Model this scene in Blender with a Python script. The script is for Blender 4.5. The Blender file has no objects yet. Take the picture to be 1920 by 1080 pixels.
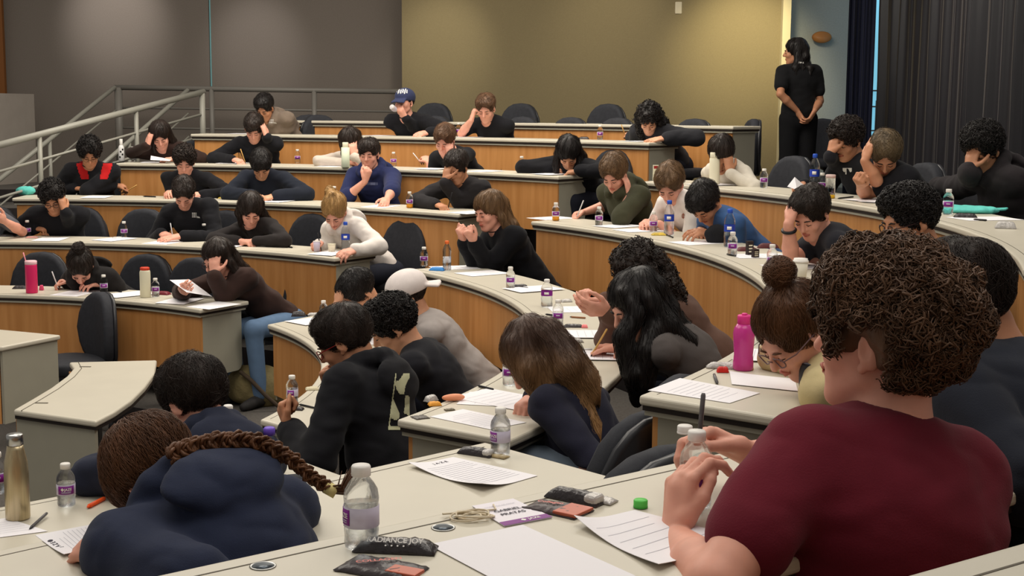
import bpy, bmesh, math, random
import numpy as np
from mathutils import Vector, Matrix, kdtree
random.seed(7); RNG = np.random.default_rng(7)
C = bpy.context.scene.collection
PI = math.pi
# ------------------------------------------------------------------ camera, world, lights, exposure
ZC = 2.27
PITCH, ROLL, FPX = math.radians(7.6), math.radians(.45), 2500.0
FW = np.array([0, math.cos(PITCH), -math.sin(PITCH)]); _r = np.array([1., 0, 0]); _u = np.cross(_r, FW)
RT = _r*math.cos(ROLL)+_u*math.sin(ROLL); UP = -_r*math.sin(ROLL)+_u*math.cos(ROLL)
CAM = np.array([0, 0, ZC])
cd = bpy.data.cameras.new('camera'); cam = bpy.data.objects.new('camera', cd); C.objects.link(cam)
cd.sensor_width = 36; cd.lens = FPX/1920*36; cd.clip_start = .05
cam.matrix_world = Matrix(((RT[0], UP[0], -FW[0], 0), (RT[1], UP[1], -FW[1], 0), (RT[2], UP[2], -FW[2], ZC), (0, 0, 0, 1)))
S = bpy.context.scene; S.camera = cam
S.view_settings.view_transform = 'Standard'; S.view_settings.look = 'None'
S.view_settings.exposure = 0.0; S.view_settings.gamma = 1.0; S.view_settings.use_curve_mapping = False
w = bpy.data.worlds.new('world'); S.world = w; w.use_nodes = True
w.node_tree.nodes['Background'].inputs[0].default_value = (1, .95, .88, 1)
w.node_tree.nodes['Background'].inputs[1].default_value = .30

def area(name, loc, target, sx, sy, power, col):
    l = bpy.data.lights.new(name, 'AREA'); l.shape = 'RECTANGLE'; l.size = sx; l.size_y = sy; l.energy = power; l.color = col
    o = bpy.data.objects.new(name, l); C.objects.link(o); o.location = loc
    o.rotation_euler = (Vector(target)-Vector(loc)).to_track_quat('-Z', 'Y').to_euler(); return o
def spot(name, loc, target, power, angle, blend, col, size=.1):
    l = bpy.data.lights.new(name, 'SPOT'); l.energy = power; l.spot_size = math.radians(angle); l.spot_blend = blend; l.color = col; l.shadow_soft_size = size
    o = bpy.data.objects.new(name, l); C.objects.link(o); o.location = loc
    o.rotation_euler = (Vector(target)-Vector(loc)).to_track_quat('-Z', 'Y').to_euler(); return o
area('ceiling_lamp', (-2.6, 5.2, 5.0), (-2.6, 5.6, 0), 3.2, 3.2, 118, (1, .93, .83))
area('ceiling_lamp', (-1.4, 10.6, 5.0), (-1.4, 10.8, 0), 6.0, 2.2, 320, (1, .92, .8))
area('ceiling_lamp', (.6, 2.6, 4.8), (.4, 3.0, 0), 2.6, 2.2, 52, (1, .94, .86))
area('ceiling_lamp', (1.6, 6.6, 5.0), (1.3, 7, 0), 2.0, 3.2, 80, (1, .93, .82))
for px_, py_, d_, w_, ang, c_ in ((215, 25, 15.55, 150, 46, (1, .95, .9)), (480, 80, 15.55, 60, 44, (1, .96, .93)), (830, 85, 14.95, 66, 46, (1, .93, .75)), (1395, 95, 14.6, 250, 60, (1, .88, .56)), (1150, 60, 14.8, 45, 60, (1, .9, .7))):
    q_ = CAM+(FW*FPX+RT*(px_-960)+UP*(540-py_))*(d_/(FW*FPX+RT*(px_-960)+UP*(540-py_))[1]); spot('wall_spot', (q_[0], q_[1]-1.5, q_[2]+.9), tuple(q_), w_, ang, 1, c_)
spot('added_curtain_spot', (3.3, 11.4, 5.8), (4.6, 11.6, 2.6), 330, 60, .9, (1, .86, .82))  # added spot without a known fixture, grazes the curtain folds for bright streaks
area('window_daylight', (4.0, 14.4, 3.2), (3.0, 13.6, 2.8), .5, 2.0, 10, (.6, .8, 1))

# ------------------------------------------------------------------ materials
def lin(c):
    return tuple((v/255/12.92 if v/255 <= .04045 else ((v/255+.055)/1.055)**2.4) for v in c)
MATS = {}
def mat(key, rgb, rough=.6, spec=.3, metal=0, var=0, vscale=8, stretch=(1, 1, 1), bump=0, bscale=60, trans=0, alpha=1, ior=1.45, emis=0, rgb2=None, sheen=0, sss=0, coord='Object'):
    if key in MATS: return MATS[key]
    m = bpy.data.materials.new(key); m.use_nodes = True; nt = m.node_tree; b = nt.nodes['Principled BSDF']
    col = lin(rgb)+(1,)
    b.inputs['Base Color'].default_value = col; b.inputs['Roughness'].default_value = rough; b.inputs['Metallic'].default_value = metal
    b.inputs['Specular IOR Level'].default_value = spec; b.inputs['IOR'].default_value = ior
    if trans: b.inputs['Transmission Weight'].default_value = trans
    if alpha < 1: b.inputs['Alpha'].default_value = alpha
    if sheen: b.inputs['Sheen Weight'].default_value = sheen
    if sss:
        b.inputs['Subsurface Weight'].default_value = sss; b.inputs['Subsurface Radius'].default_value = (.02, .008, .004); b.inputs['Subsurface Scale'].default_value = .5
    if emis:
        b.inputs['Emission Color'].default_value = col; b.inputs['Emission Strength'].default_value = emis
    tc = nt.nodes.new('ShaderNodeTexCoord'); mp = nt.nodes.new('ShaderNodeMapping'); nt.links.new(tc.outputs[coord], mp.inputs[0]); mp.inputs['Scale'].default_value = stretch
    n = nt.nodes.new('ShaderNodeTexNoise'); nt.links.new(mp.outputs[0], n.inputs[0]); n.inputs['Scale'].default_value = vscale; n.inputs['Detail'].default_value = 4
    if var or rgb2:
        mx = nt.nodes.new('ShaderNodeMix'); mx.data_type = 'RGBA'
        c2 = lin(rgb2) if rgb2 else tuple(min(1, v*(1+var)) for v in col[:3])
        c1 = col[:3] if rgb2 else tuple(v*(1-var) for v in col[:3])
        mx.inputs[6].default_value = c1+(1,); mx.inputs[7].default_value = c2+(1,)
        rp = nt.nodes.new('ShaderNodeValToRGB'); rp.color_ramp.elements[0].position = .35; rp.color_ramp.elements[1].position = .65
        nt.links.new(n.outputs[0], rp.inputs[0]); nt.links.new(rp.outputs[0], mx.inputs[0]); nt.links.new(mx.outputs[2], b.inputs['Base Color'])
    if bump:
        n2 = nt.nodes.new('ShaderNodeTexNoise'); nt.links.new(mp.outputs[0], n2.inputs[0]); n2.inputs['Scale'].default_value = bscale; n2.inputs['Detail'].default_value = 3
        bp = nt.nodes.new('ShaderNodeBump'); bp.inputs['Strength'].default_value = bump; bp.inputs['Distance'].default_value = .01
        nt.links.new(n2.outputs[0], bp.inputs['Height']); nt.links.new(bp.outputs[0], b.inputs['Normal'])
    MATS[key] = m; return m
M_TOP = mat('desk_laminate', (199, 192, 175), .38, .4, var=.02, vscale=5)
M_RAILD = mat('rail_paint_dark', (112, 108, 102), .45, .4)
M_LIP = mat('desk_edge', (196, 188, 168), .4, .4)
M_WOOD = mat('beech_veneer', (184, 126, 70), .42, .35, rgb2=(200, 142, 84), vscale=3, stretch=(7, 7, .5), bump=.02)
M_WOOD2 = mat('beech_veneer_edge', (150, 98, 50), .5)
M_GREY = mat('grey_end_laminate', (160, 156, 140), .5, .3, var=.02)
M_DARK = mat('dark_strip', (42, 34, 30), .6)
M_GROOVE = mat('groove', (95, 88, 76), .7)
M_CARPET = mat('grey_carpet', (92, 88, 84), .95, .1, var=.12, vscale=60, bump=.3, bscale=300)
M_RISER = mat('riser_dark', (48, 44, 44), .9, .1, var=.1, vscale=30)
M_CHAIR = mat('chair_fabric', (50, 51, 56), .75, .2, var=.1, vscale=40, bump=.15, bscale=400)
M_CHAIRP = mat('chair_plastic', (38, 38, 42), .35, .5)
M_RAIL = mat('rail_paint', (150, 148, 138), .4, .5, var=.03)
M_STEEL = mat('steel', (180, 180, 178), .3, .5, metal=1)

# ------------------------------------------------------------------ mesh helpers
def link(name, verts, faces, m=None, parent=None, smooth=False, base=None, mats=None, fm=None):
    me = bpy.data.meshes.new(name); verts = np.asarray(verts, float)
    o = bpy.data.objects.new(name, me); C.objects.link(o)
    if base is None and parent is not None: base = parent.get('_b')
    if base is not None:
        b = np.array(base, float); verts = verts-b
        if parent is None: o.location = b
        else: o.location = (0, 0, 0)
        if parent is None: o['_b'] = [float(v) for v in b]
    else:
        if parent is None: o['_b'] = [0., 0., 0.]
    if isinstance(faces, np.ndarray):
        me.vertices.add(len(verts)); me.vertices.foreach_set('co', verts.astype(np.float32).ravel())
        n, k = faces.shape; me.loops.add(n*k); me.loops.foreach_set('vertex_index', faces.astype(np.int32).ravel())
        me.polygons.add(n); me.polygons.foreach_set('loop_start', np.arange(0, n*k, k, dtype=np.int32)); me.update(calc_edges=True); me.validate()
    else:
        me.from_pydata([tuple(v) for v in verts], [], faces)
    for mm in (mats or ([m] if m else [])): me.materials.append(mm)
    if fm is not None: me.polygons.foreach_set('material_index', np.asarray(fm, np.int32))
    if smooth: me.polygons.foreach_set('use_smooth', [True]*len(me.polygons))
    me.update()
    if parent is not None: o.parent = parent; o['_b'] = [float(v) for v in (base if base is not None else (0, 0, 0))]
    return o
def empty(name, loc):
    o = bpy.data.objects.new(name, None); C.objects.link(o); o.location = loc; o['_b'] = [float(v) for v in loc]; o.empty_display_size = .1; return o
def tag(o, label, cat, group=None, kind=None):
    o['label'] = label; o['category'] = cat
    if group: o['group'] = group
    if kind: o['kind'] = kind
    return o
class MB:
    def __init__(s): s.v = []; s.f = []; s.m = []; s.cur = 0
    def add(s, vs, fs):
        n = len(s.v); s.v += [tuple(v) for v in vs]; s.f += [tuple(i+n for i in f) for f in fs]; s.m += [s.cur]*len(fs); return s
    def box(s, c, d, R=None):
        c = np.array(c, float); d = np.array(d, float)/2
        P = np.array([(x, y, z) for x in (-1, 1) for y in (-1, 1) for z in (-1, 1)], float)*d
        if R is not None: P = P @ np.array(R).T
        return s.add(P+c, [(0, 1, 3, 2), (4, 6, 7, 5), (0, 4, 5, 1), (2, 3, 7, 6), (0, 2, 6, 4), (1, 5, 7, 3)])
    def lathe(s, prof, c=(0, 0, 0), n=20, axis=None, cap=True):
        A = frame(axis) if axis is not None else np.eye(3); vs = []
        for r, z in prof:
            for i in range(n):
                a = 2*PI*i/n; vs.append(np.array(c)+A @ np.array([r*math.cos(a), r*math.sin(a), z]))
        fs = []
        for j in range(len(prof)-1):
            for i in range(n):
                k = (i+1) % n; fs.append((j*n+i, j*n+k, (j+1)*n+k, (j+1)*n+i))
        if cap: fs.append(tuple(range(n))[::-1]); fs.append(tuple((len(prof)-1)*n+i for i in range(n)))
        return s.add(vs, fs)
    def tube(s, pts, r, n=8, cap=True):
        pts = [np.array(p, float) for p in pts]; rs = r if hasattr(r, '__len__') else [r]*len(pts); vs = []
        prev = None
        for i, p in enumerate(pts):
            t = pts[min(i+1, len(pts)-1)]-pts[max(i-1, 0)]; t = t/(np.linalg.norm(t)+1e-9)
            if prev is None:
                a = np.array([0, 0, 1.]) if abs(t[2]) < .9 else np.array([1., 0, 0])
            else: a = prev
            u = a-t*(a@t); u /= np.linalg.norm(u)+1e-9; prev = u; v = np.cross(t, u)
            for k in range(n):
                q = 2*PI*k/n; vs.append(p+rs[i]*(u*math.cos(q)+v*math.sin(q)))
        fs = []
        for j in range(len(pts)-1):
            for i in range(n):
                k = (i+1) % n; fs.append((j*n+i, j*n+k, (j+1)*n+k, (j+1)*n+i))
        if cap: fs.append(tuple(range(n))[::-1]); fs.append(tuple((len(pts)-1)*n+i for i in range(n)))
        return s.add(vs, fs)
    def prism(s, poly, z0, z1):
        n = len(poly); vs = [(x, y, z0) for x, y in poly]+[(x, y, z1) for x, y in poly]
        return s.add(vs, [tuple(range(n))[::-1], tuple(range(n, 2*n))]+[(i, (i+1) % n, n+(i+1) % n, n+i) for i in range(n)])
    def obj(s, name, m=None, parent=None, smooth=False, base=None, mats=None):
        o = link(name, s.v, s.f, m, parent, smooth, base, mats, s.m if mats else None)
        bm = bmesh.new(); bm.from_mesh(o.data); bmesh.ops.recalc_face_normals(bm, faces=bm.faces); bm.to_mesh(o.data); bm.free()
        if smooth == 'auto':
            for p in o.data.polygons: p.use_smooth = True
        return o
def frame(z, x=None):
    z = np.array(z, float); z = z/np.linalg.norm(z)
    a = np.array(x, float) if x is not None else (np.array([1., 0, 0]) if abs(z[0]) < .9 else np.array([0, 1., 0]))
    x = a-z*(a@z); x = x/np.linalg.norm(x); y = np.cross(z, x); return np.array([x, y, z]).T
def bevel(o, w=.004, seg=2):
    md = o.modifiers.new('bevel', 'BEVEL'); md.width = w; md.segments = seg; md.limit_method = 'ANGLE'; md.angle_limit = math.radians(40)
    return o
def ray(x, y):
    d = FW*FPX+RT*(x-960)+UP*(540-y); return d/d[1]
def at(x, y, z):
    d = ray(x, y); return CAM+d*((z-ZC)/d[2])
def atd(x, y, d): return CAM+ray(x, y)*d
def proj(P):
    P = np.asarray(P, float)-CAM; q = P@FW; return 960+FPX*(P@RT)/q, 540-FPX*(P@UP)/q

# ------------------------------------------------------------------ the rows: circles about one centre, straight near the camera
C0 = np.array([-3.8, 6.2]); DEP = .46
RAD = dict(A=7.5, B=6.66, C=5.78, D=4.93, E=3.9, F=2.87)
H = dict(A=.12, B=.25, C=.5, D=.76, E=1.02, F=1.28, G=1.40)
H3 = dict(C=.42, D=.66, E=.9, F=1.15, G=1.28)
def dz(k, sec=1): return ZC-(H3[k] if sec == 3 else H[k])
def polar(r, t): return np.array([C0[0]+r*math.cos(t), C0[1]+r*math.sin(t)])
def theta_px(k, r, x, lo, hi):
    best = None
    for t in np.linspace(lo, hi, 4000):
        p = polar(r, t); e = abs(proj([p[0], p[1], dz(k)])[0]-x)
        if best is None or e < best[0]: best = (e, t)
    return best[1]
R_ = math.radians
ARCS = {}   # (row, sec): (theta start, end, outer start, outer end)
for k, xl, xf, xo in (('A', 470, 1375, 1427), ('B', 357, 1217, 1277), ('C', 217, 1047, 1110), ('D', 22, 860, 925), ('E', -140, 627, 707), ('F', -140, 375, 467)):
    r = RAD[k]; a = theta_px(k, r, xl, R_(30), R_(115)); b = theta_px(k, r, xf, R_(25), R_(90)); bo = theta_px(k, r+DEP, xo, R_(25), R_(90))
    ARCS[k, 1] = (a, b, a, bo)
for k, xf, xo, e, eo in (('F', 501, 600, -16, -20), ('E', 767, 880, -28.7, -29.4), ('D', 995, 1080, -32.8, -33.2), ('C', 1199, 1262, -19, -19)):
    r = RAD[k]; a = theta_px(k, r, xf, R_(15), R_(70)); ao = theta_px(k, r+DEP, xo, R_(15), R_(70))
    ARCS[k, 2] = (a, R_(e), ao, R_(eo))
def line3(k):  # straight rows: point on front edge, direction along, inward normal
    p = {'F': ((-1.48, 3.74), 42), 'E': ((-.07, 3.56), 43.5), 'D': ((-.26, 2.02), 38), 'C': ((.36, 1.18), 34), 'G': ((-1.9, 4.75), 42)}[k]
    a = R_(p[1]); return np.array(p[0]), np.array([math.cos(a), math.sin(a)]), np.array([-math.sin(a), math.cos(a)])
LIM3 = {'F': (-1.6, .95), 'E': (-2.6, 0.0), 'D': (-1.6, 1.35), 'C': (-.8, 2.0)}

def desk_from(inner, outer, z, name='curved_desk', near=False, ends=(True, True)):
    """inner / outer: matching lists of plan points; inner is the front (lecturer) side"""
    n = len(inner); I = [np.array(p) for p in inner]; O = [np.array(p) for p in outer]
    mid = (I[n//2]+O[n//2])/2; base = (mid[0], mid[1], z-.72)
    root = empty(name, base)
    def strip(a0, a1, z0, z1, trim=0.0):
        mb = MB(); I2 = [p+(q-p)*a0/DEP for p, q in zip(I, O)]; O2 = [p+(q-p)*a1/DEP for p, q in zip(I, O)]
        if trim:
            for L in (I2, O2):
                d = L[1]-L[0]; L[0] = L[0]+d/np.linalg.norm(d)*min(trim, .9*np.linalg.norm(d)); d = L[-2]-L[-1]; L[-1] = L[-1]+d/np.linalg.norm(d)*min(trim, .9*np.linalg.norm(d))
        vs = []
        for L, zz in ((I2, z0), (O2, z0), (O2, z1), (I2, z1)): vs += [(p[0], p[1], zz) for p in L]
        fs = []
        for i in range(n-1):
            for a, b in ((0, 1), (1, 2), (2, 3), (3, 0)): fs.append((a*n+i, b*n+i, b*n+i+1, a*n+i+1))
        fs += [(0, n, 2*n, 3*n), (n-1, 2*n-1, 3*n-1, 4*n-1)]
        return mb.add(vs, fs)
    top = strip(0, DEP, z-.028, z).obj('desktop', M_TOP, root); bevel(top, .009, 3)
    g = strip(.036, .039, z-.002, z+.0006, .04).obj('cable_lid_seam', M_GROOVE, root)
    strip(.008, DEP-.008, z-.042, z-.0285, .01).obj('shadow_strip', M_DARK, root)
    lip = strip(.012, DEP-.02, z-.056, z-.0425, .015).obj('under_rail', M_GREY, root)
    strip(.03, .048, z-.43, z-.0565, .03).obj('front_panel', M_WOOD, root)
    for e, i in ((0, 0), (1, n-1)):
        if not ends[e]: continue
        j = 1 if i == 0 else n-2
        d = I[j]-I[i]; d = d/np.linalg.norm(d); u = O[i]-I[i]; u = u/np.linalg.norm(u); L = np.linalg.norm(O[i]-I[i])
        a = I[i]+d*.03+u*.047; b = I[i]+d*.03+u*(L-.05)
        mb = MB(); zt, zb, rr = z-.0565, z-.46, .05
        prof = [(0, zt), (0, zb)]+[(L-.097-rr+rr*math.sin(q), zb+rr-rr*math.cos(q)) for q in np.linspace(0, PI/2, 6)]+[(L-.097, zt)]
        vs = [(a[0]+u[0]*s, a[1]+u[1]*s, zz) for s, zz in prof]+[(a[0]+u[0]*s+d[0]*.02, a[1]+u[1]*s+d[1]*.02, zz) for s, zz in prof]
        m_ = len(prof); mb.add(vs, [tuple(range(m_)), tuple(range(m_, 2*m_))[::-1]]+[(q, (q+1) % m_, m_+(q+1) % m_, m_+q) for q in range(m_)])
        mb.obj('end_panel', M_GREY, root)
    # posts
    k = 0; step = max(1, n//5)
    for i in range(1, n-1, step):
        u = (O[i]-I[i])/np.linalg.norm(O[i]-I[i]); p = I[i]+u*.2
        MB().box((p[0], p[1], z-.39), (.06, .06, .655)).obj('support_post', M_CHAIRP, root)
    return root
DESKN = {('A', 1): 'top row curved desk with pale top and beech front, highest under the olive wall',
 ('B', 1): 'second curved desk from the top, between the railing and the end with the orange bottle',
 ('C', 1): 'third curved desk from the top, with the tall pale green flask standing on it',
 ('D', 1): 'fourth curved desk from the top, with the turquoise bundle at its left end',
 ('E', 1): 'fifth curved desk from the top, with blonde writer at its right end',
 ('F', 1): 'low curved desk at left with pink tumbler on it',
 ('F', 2): 'innermost curved desk of the middle block, behind the olive bag on the floor',
 ('E', 2): 'curved desk of the middle block with pink lunch box and orange-capped bottle on it',
 ('D', 2): 'curved desk of the middle block with white coffee cup and tall pink bottle on it',
 ('C', 2): 'highest curved desk of the right block with turquoise cloth bag on it'}
for (k, s), (a, b, ao, bo) in ARCS.items():
    r = RAD[k]; n = 44
    inner = [polar(r, a+(b-a)*i/(n-1)) for i in range(n)]; outer = [polar(r+DEP, ao+(bo-ao)*i/(n-1)) for i in range(n)]
    tag(desk_from(inner, outer, dz(k, s)), DESKN[k, s], 'desk')
for k in 'FEDC':
    p, u, nn = line3(k); a, b = LIM3[k]; L = [a+(b-a)*i/9 for i in range(10)]
    tag(desk_from([p+u*t for t in L], [p+u*t-nn*(DEP+.04) for t in L], dz(k, 3), 'long_desk'),
        {'F': 'near desk at lower left under the gold flask and orange marker', 'E': 'near desk holding the curled exam sheet and dark snack bar beside a water bottle',
         'D': 'nearest desk in front, with name badge and green cap on it', 'C': 'pale desk edge in the bottom right corner behind the red shirt'}[k], 'desk')
# two desks of the innermost row
def g_desk():
    z = dz('G'); fr = [(25, 768), (60, 748), (95, 727), (125, 705), (138, 690), (130, 679)]; bk = [(180, 790), (215, 772), (247, 750), (272, 725), (290, 700), (294, 675)]
    I = [at(x, y, z)[:2] for x, y in fr]; O = [at(x, y, z)[:2] for x, y in bk]
    root = empty('curved_desk', ((I[0]+O[0])[0]/2, (I[0]+O[0])[1]/2, z-.72))
    def ring(t): return [p for p in t]
    top = MB().prism([tuple(p) for p in I]+[tuple(p) for p in O[::-1]], z-.03, z).obj('desktop', M_TOP, root); bevel(top, .01, 3)
    c = sum(I+O)/12
    def sc(L, s): return [c+(p-c)*s for p in L]
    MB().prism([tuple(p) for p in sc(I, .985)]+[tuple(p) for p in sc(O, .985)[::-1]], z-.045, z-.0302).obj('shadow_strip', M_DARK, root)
    Is, Os = sc(I, .95), sc(O, .95)
    def wall(P, Q, zt, zb, th=.02):
        P, Q = np.array(P), np.array(Q); d = Q-P; L = np.linalg.norm(d); d /= L; a = math.atan2(d[1], d[0])
        Rm = np.array([[math.cos(a), -math.sin(a), 0], [math.sin(a), math.cos(a), 0], [0, 0, 1]]); m_ = (P+Q)/2
        return MB().box((m_[0], m_[1], (zt+zb)/2), (L, th, zt-zb), Rm)
    wall(Is[0], Os[0], z-.046, z-.5).obj('end_panel', M_GREY, root)
    mb = MB()
    for i in range(5):
        w_ = wall(Is[i], Is[i+1], z-.046, z-.5); mb.add(w_.v, w_.f)
    mb.obj('front_panel', M_WOOD, root)
    g = MB(); off = [p+(q-p)*.1 for p, q in zip(I, O)]; g.tube([(p[0], p[1], z+.0005) for p in off], .0022, 4).obj('cable_lid_seam', M_GROOVE, root)
    for x, y in ((160, 688), (78, 756)):
        p = at(x, y, z); MB().box((p[0], p[1], z+.001), (.06, .012, .003)).obj('cable_slot', M_GROOVE, root)
    MB().box((c[0], c[1], z-.39), (.06, .06, .655)).obj('support_post', M_CHAIRP, root)
    tag(root, 'empty short desk with concave pale top beside the gold flask', 'desk')
    I = [at(x, y, z)[:2] for x, y in ((-160, 653), (-90, 653), (4, 650))]; O = [at(x, y, z)[:2] for x, y in ((-160, 622), (-90, 617), (114, 628))]
    root = empty('curved_desk', (*((I[0]+O[0])/2), z-.72))
    poly = [tuple(p) for p in I]+[tuple(O[2]), tuple(at(-5, 617, z)[:2]), tuple(O[1]), tuple(O[0])]
    bevel(MB().prism(poly, z-.03, z).obj('desktop', M_TOP, root), .01, 3)
    wall(I[2]+(-.015, .02), O[2]+(-.03, 0), z-.03, z-.47).obj('end_panel', M_GREY, root)
    wall(I[0]+(0, .03), I[2]+(-.03, .03), z-.03, z-.47).obj('front_panel', M_WOOD, root)
    MB().box(((I[1]+O[1])[0]/2, (I[1]+O[1])[1]/2, z-.39), (.06, .06, .655)).obj('support_post', M_CHAIRP, root)
    tag(root, 'end of bare pale desk cut off by the left edge, in front of empty chair', 'desk')
g_desk()

# ------------------------------------------------------------------ tiered floor
def tiers():
    rr = [('G', 0, RAD['F']-.02)]+[(k, RAD[k]+.0, RAD[n]) for k, n in zip('FEDCB', 'EDCBA')]+[('A', RAD['A'], 13)]
    for k, r0, r1 in rr:
        z = dz(k)-.72; n = 60; mb = MB(); t0, t1 = R_(-34), R_(118); vs = []; fs = []
        for i in range(n):
            t = t0+(t1-t0)*i/(n-1)
            for r, zz in ((max(r0, .01)-.0, z-.3), (max(r0, .01), z), (r1+.0, z)):
                p = polar(r, t); vs.append((p[0], p[1], zz))
        for i in range(n-1):
            a = 3*i; fs += [(a, a+3, a+4, a+1), (a+1, a+4, a+5, a+2)]
        mb.add(vs, fs); o = mb.obj('floor', None, None, mats=[M_RISER, M_CARPET]); o.data.polygons.foreach_set('material_index', [0, 1]*(n-1)); o['kind'] = 'structure'
    for k, nx in (('G', 'F'), ('F', 'E'), ('E', 'D'), ('D', 'C'), ('C', None)):
        p, u, nn = line3(k); z = dz(k, 3)-.72; q0 = p-nn*0
        if nx: q1 = line3(nx)[0]
        else: q1 = p-nn*2.2
        dd = (q1-p)@(-nn)
        P = [p-u*4, p+u*1.4, p+u*1.4-nn*dd, p-u*4-nn*dd]
        mb = MB(); mb.prism([tuple(v) for v in P], z-.4, z); o = mb.obj('floor', M_CARPET); o['kind'] = 'structure'
    o = MB().prism([(-9, -2), (7, -2), (7, 16.2), (-9, 16.2)], -.6, -.45).obj('floor', M_CARPET); o['kind'] = 'structure'
tiers()

# ------------------------------------------------------------------ walls
def walls():
    wl = mat('wall_fabric_taupe', (114, 106, 99), .95, .1, var=.05, vscale=90, bump=.1, bscale=500)
    wr = mat('wall_fabric_olive', (126, 114, 86), .95, .1, var=.04, vscale=90, bump=.1, bscale=500)
    cream = mat('column_cream', (196, 184, 148), .8, .2)
    blue = mat('recess_wall_blue_grey', (150, 152, 148), .9, .1, var=.04, vscale=60)
    def quadbox(name, P, Q, z0, z1, th, m):
        P, Q = np.array(P, float), np.array(Q, float); d = (Q-P)/np.linalg.norm(Q-P); nrm = np.array([-d[1], d[0]])*th
        o = MB().prism([tuple(P), tuple(Q), tuple(Q+nrm), tuple(P+nrm)], z0, z1).obj(name, m); o['kind'] = 'structure'; return o
    ztop = 5.4
    xj = atd(757, 100, 15.5)
    x394 = atd(394.5, 100, 15.6); 
    quadbox('wall_back', (-8.5, 15.6), (x394[0]-.012, 15.6), -.5, ztop, .15, wl)
    quadbox('wall_back', (x394[0]+.012, 15.6), (xj[0]+.6, 15.6), -.5, ztop, .15, wl)
    o = quadbox('joint_glow', (x394[0]-.02, 15.64), (x394[0]+.02, 15.64), 1.0, ztop, .02, mat('joint_light', (105, 150, 150), .5, emis=.35));  # glowing strip stands in for light showing through the wall gap
    xr = atd(1466, 100, 14.6); xl = atd(757, 100, 15.0)
    quadbox('wall_right', (xl[0], 15.0), (xr[0], 14.6), -.5, ztop, .15, wr)
    quadbox('wall_right', (xl[0], 15.0), (xl[0], 15.6), -.5, ztop, .02, wr)
    # column edge
    xa, xb = atd(1464, 100, 14.55), atd(1479, 100, 14.55)
    o = MB().prism([(xa[0], 14.5), (xb[0], 14.5), (xb[0], 15.2), (xa[0], 15.2)], -.5, ztop).obj('column', cream); o.name = 'trim_2'; o['kind'] = 'structure'
    quadbox('wall_recess', (xb[0], 15.1), (5.2, 15.1), -.5, ztop, .1, blue)
    # left pillar and brown door strip
    pl = atd(28, 200, 14.9)
    o = MB().prism([(pl[0]-1.4, 14.3), (pl[0], 14.3), (pl[0]+.18, 15.0), (pl[0]-1.4, 15.0)], -.5, atd(20, 175, 14.4)[2]).obj('pillar', mat('pillar_grey', (150, 142, 134), .8, .2, var=.03)); o.name = 'trim_3'; o['kind'] = 'structure'
    q = atd(7, 100, 15.5); o = MB().box((q[0]-.5, 15.52, 3.6), (1.0, .06, 3.2)).obj('door_1', mat('door_brown', (120, 74, 34), .5)); o['kind'] = 'structure'
    # little box on the wall
    q = atd(1272, 15, 14.72); r_ = tag(MB().box(q, (.075, .05, .13)).obj('wall_sensor', mat('sensor_white', (200, 190, 165), .5), base=q), 'small white sensor box high on the olive wall', 'sensor'); bevel(r_, .01)
    q = atd(1540, 70, 15.03); mb = MB(); mb.lathe([(.0, 0), (.1, 0), (.105, .02), (.09, .05), (0, .055)], (0, 0, 0), 24)
    v = np.array(mb.v); v = np.c_[v[:, 0]*1.05, -v[:, 2], v[:, 1]*.62]+q
    o = link('wall_lamp', v, mb.f, mat('amber_sign', (150, 98, 52), .5), None, True, q); tag(o, 'oval amber wall lamp shade above the standing woman', 'lamp')
    # window behind the curtains
    q0, q1 = atd(1634, 100, 14.2), atd(1652, 100, 14.2)
    o = MB().box((q1[0]+.03, 14.35, 2.9), (.24, .03, 4.4)).obj('window_1', mat('daylight_glass', (120, 190, 215), .3, emis=.9)); o['kind'] = 'structure'
    xf = atd(1646, 205, 14.25)[0]
    mb = MB(); mb.box((xf, 14.28, 1.3), (.03, .04, 2.2))
    for yy in (170, 200, 245, 283, 310): mb.box(atd(1642, yy, 14.3), (.14, .03, .016))
    o = mb.obj('window_frame', mat('frame_grey', (120, 130, 135), .5)); o.name = 'trim_4'; o['kind'] = 'structure'
    quadbox('wall_side', (3.9, 14.45), (7.5, 11.0), -.5, ztop, .1, blue)
walls()
def curtain(name, P, Q, z0, z1, folds, amp, m, label):
    P, Q = np.array(P), np.array(Q); d = Q-P; L = np.linalg.norm(d); d /= L; nn = np.array([d[1], -d[0]])
    nx, nz = folds*14, 14; rs = np.random.default_rng(5); ph = rs.uniform(-1, 1, folds+2); V = []
    for j in range(nz+1):
        z = z0+(z1-z0)*j/nz
        for i in range(nx+1):
            s = i/nx; f = s*folds; k = int(f); fr = f-k
            w_ = amp*(.55+.45*(ph[k]*(1-fr)+ph[min(k+1, folds)]*fr))*math.sin(2*PI*f+ph[k]*.3)*(1+.12*math.sin(3*z+ph[k]*6)) + .012*math.sin(2*PI*f*2.7+ph[k]*4)
            q = P+d*(s*L+.02*math.sin(2*PI*f+1.3+z*.4))+nn*w_; V.append((q[0], q[1], z))
    nv = len(V); F_ = []
    V2 = V+[(x-nn[0]*.006, y-nn[1]*.006, z) for x, y, z in V]
    for j in range(nz):
        for i in range(nx):
            a = j*(nx+1)+i; F_.append((a, a+1, a+nx+2, a+nx+1)); F_.append((nv+a+1, nv+a, nv+a+nx+1, nv+a+nx+2))
    o = link(name, V2, F_, m, None, True, base=(P[0], P[1], z0)); tag(o, label, 'curtain'); return o
mc = mat('curtain_black_velvet', (15, 13, 20), .38, .5, var=.1, vscale=20, sheen=.12)
mcb = mat('curtain_navy', (22, 26, 48), .7, .2, sheen=.2)
pa, pb = atd(1592, 150, 14.0), atd(1636, 150, 14.0)
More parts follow.
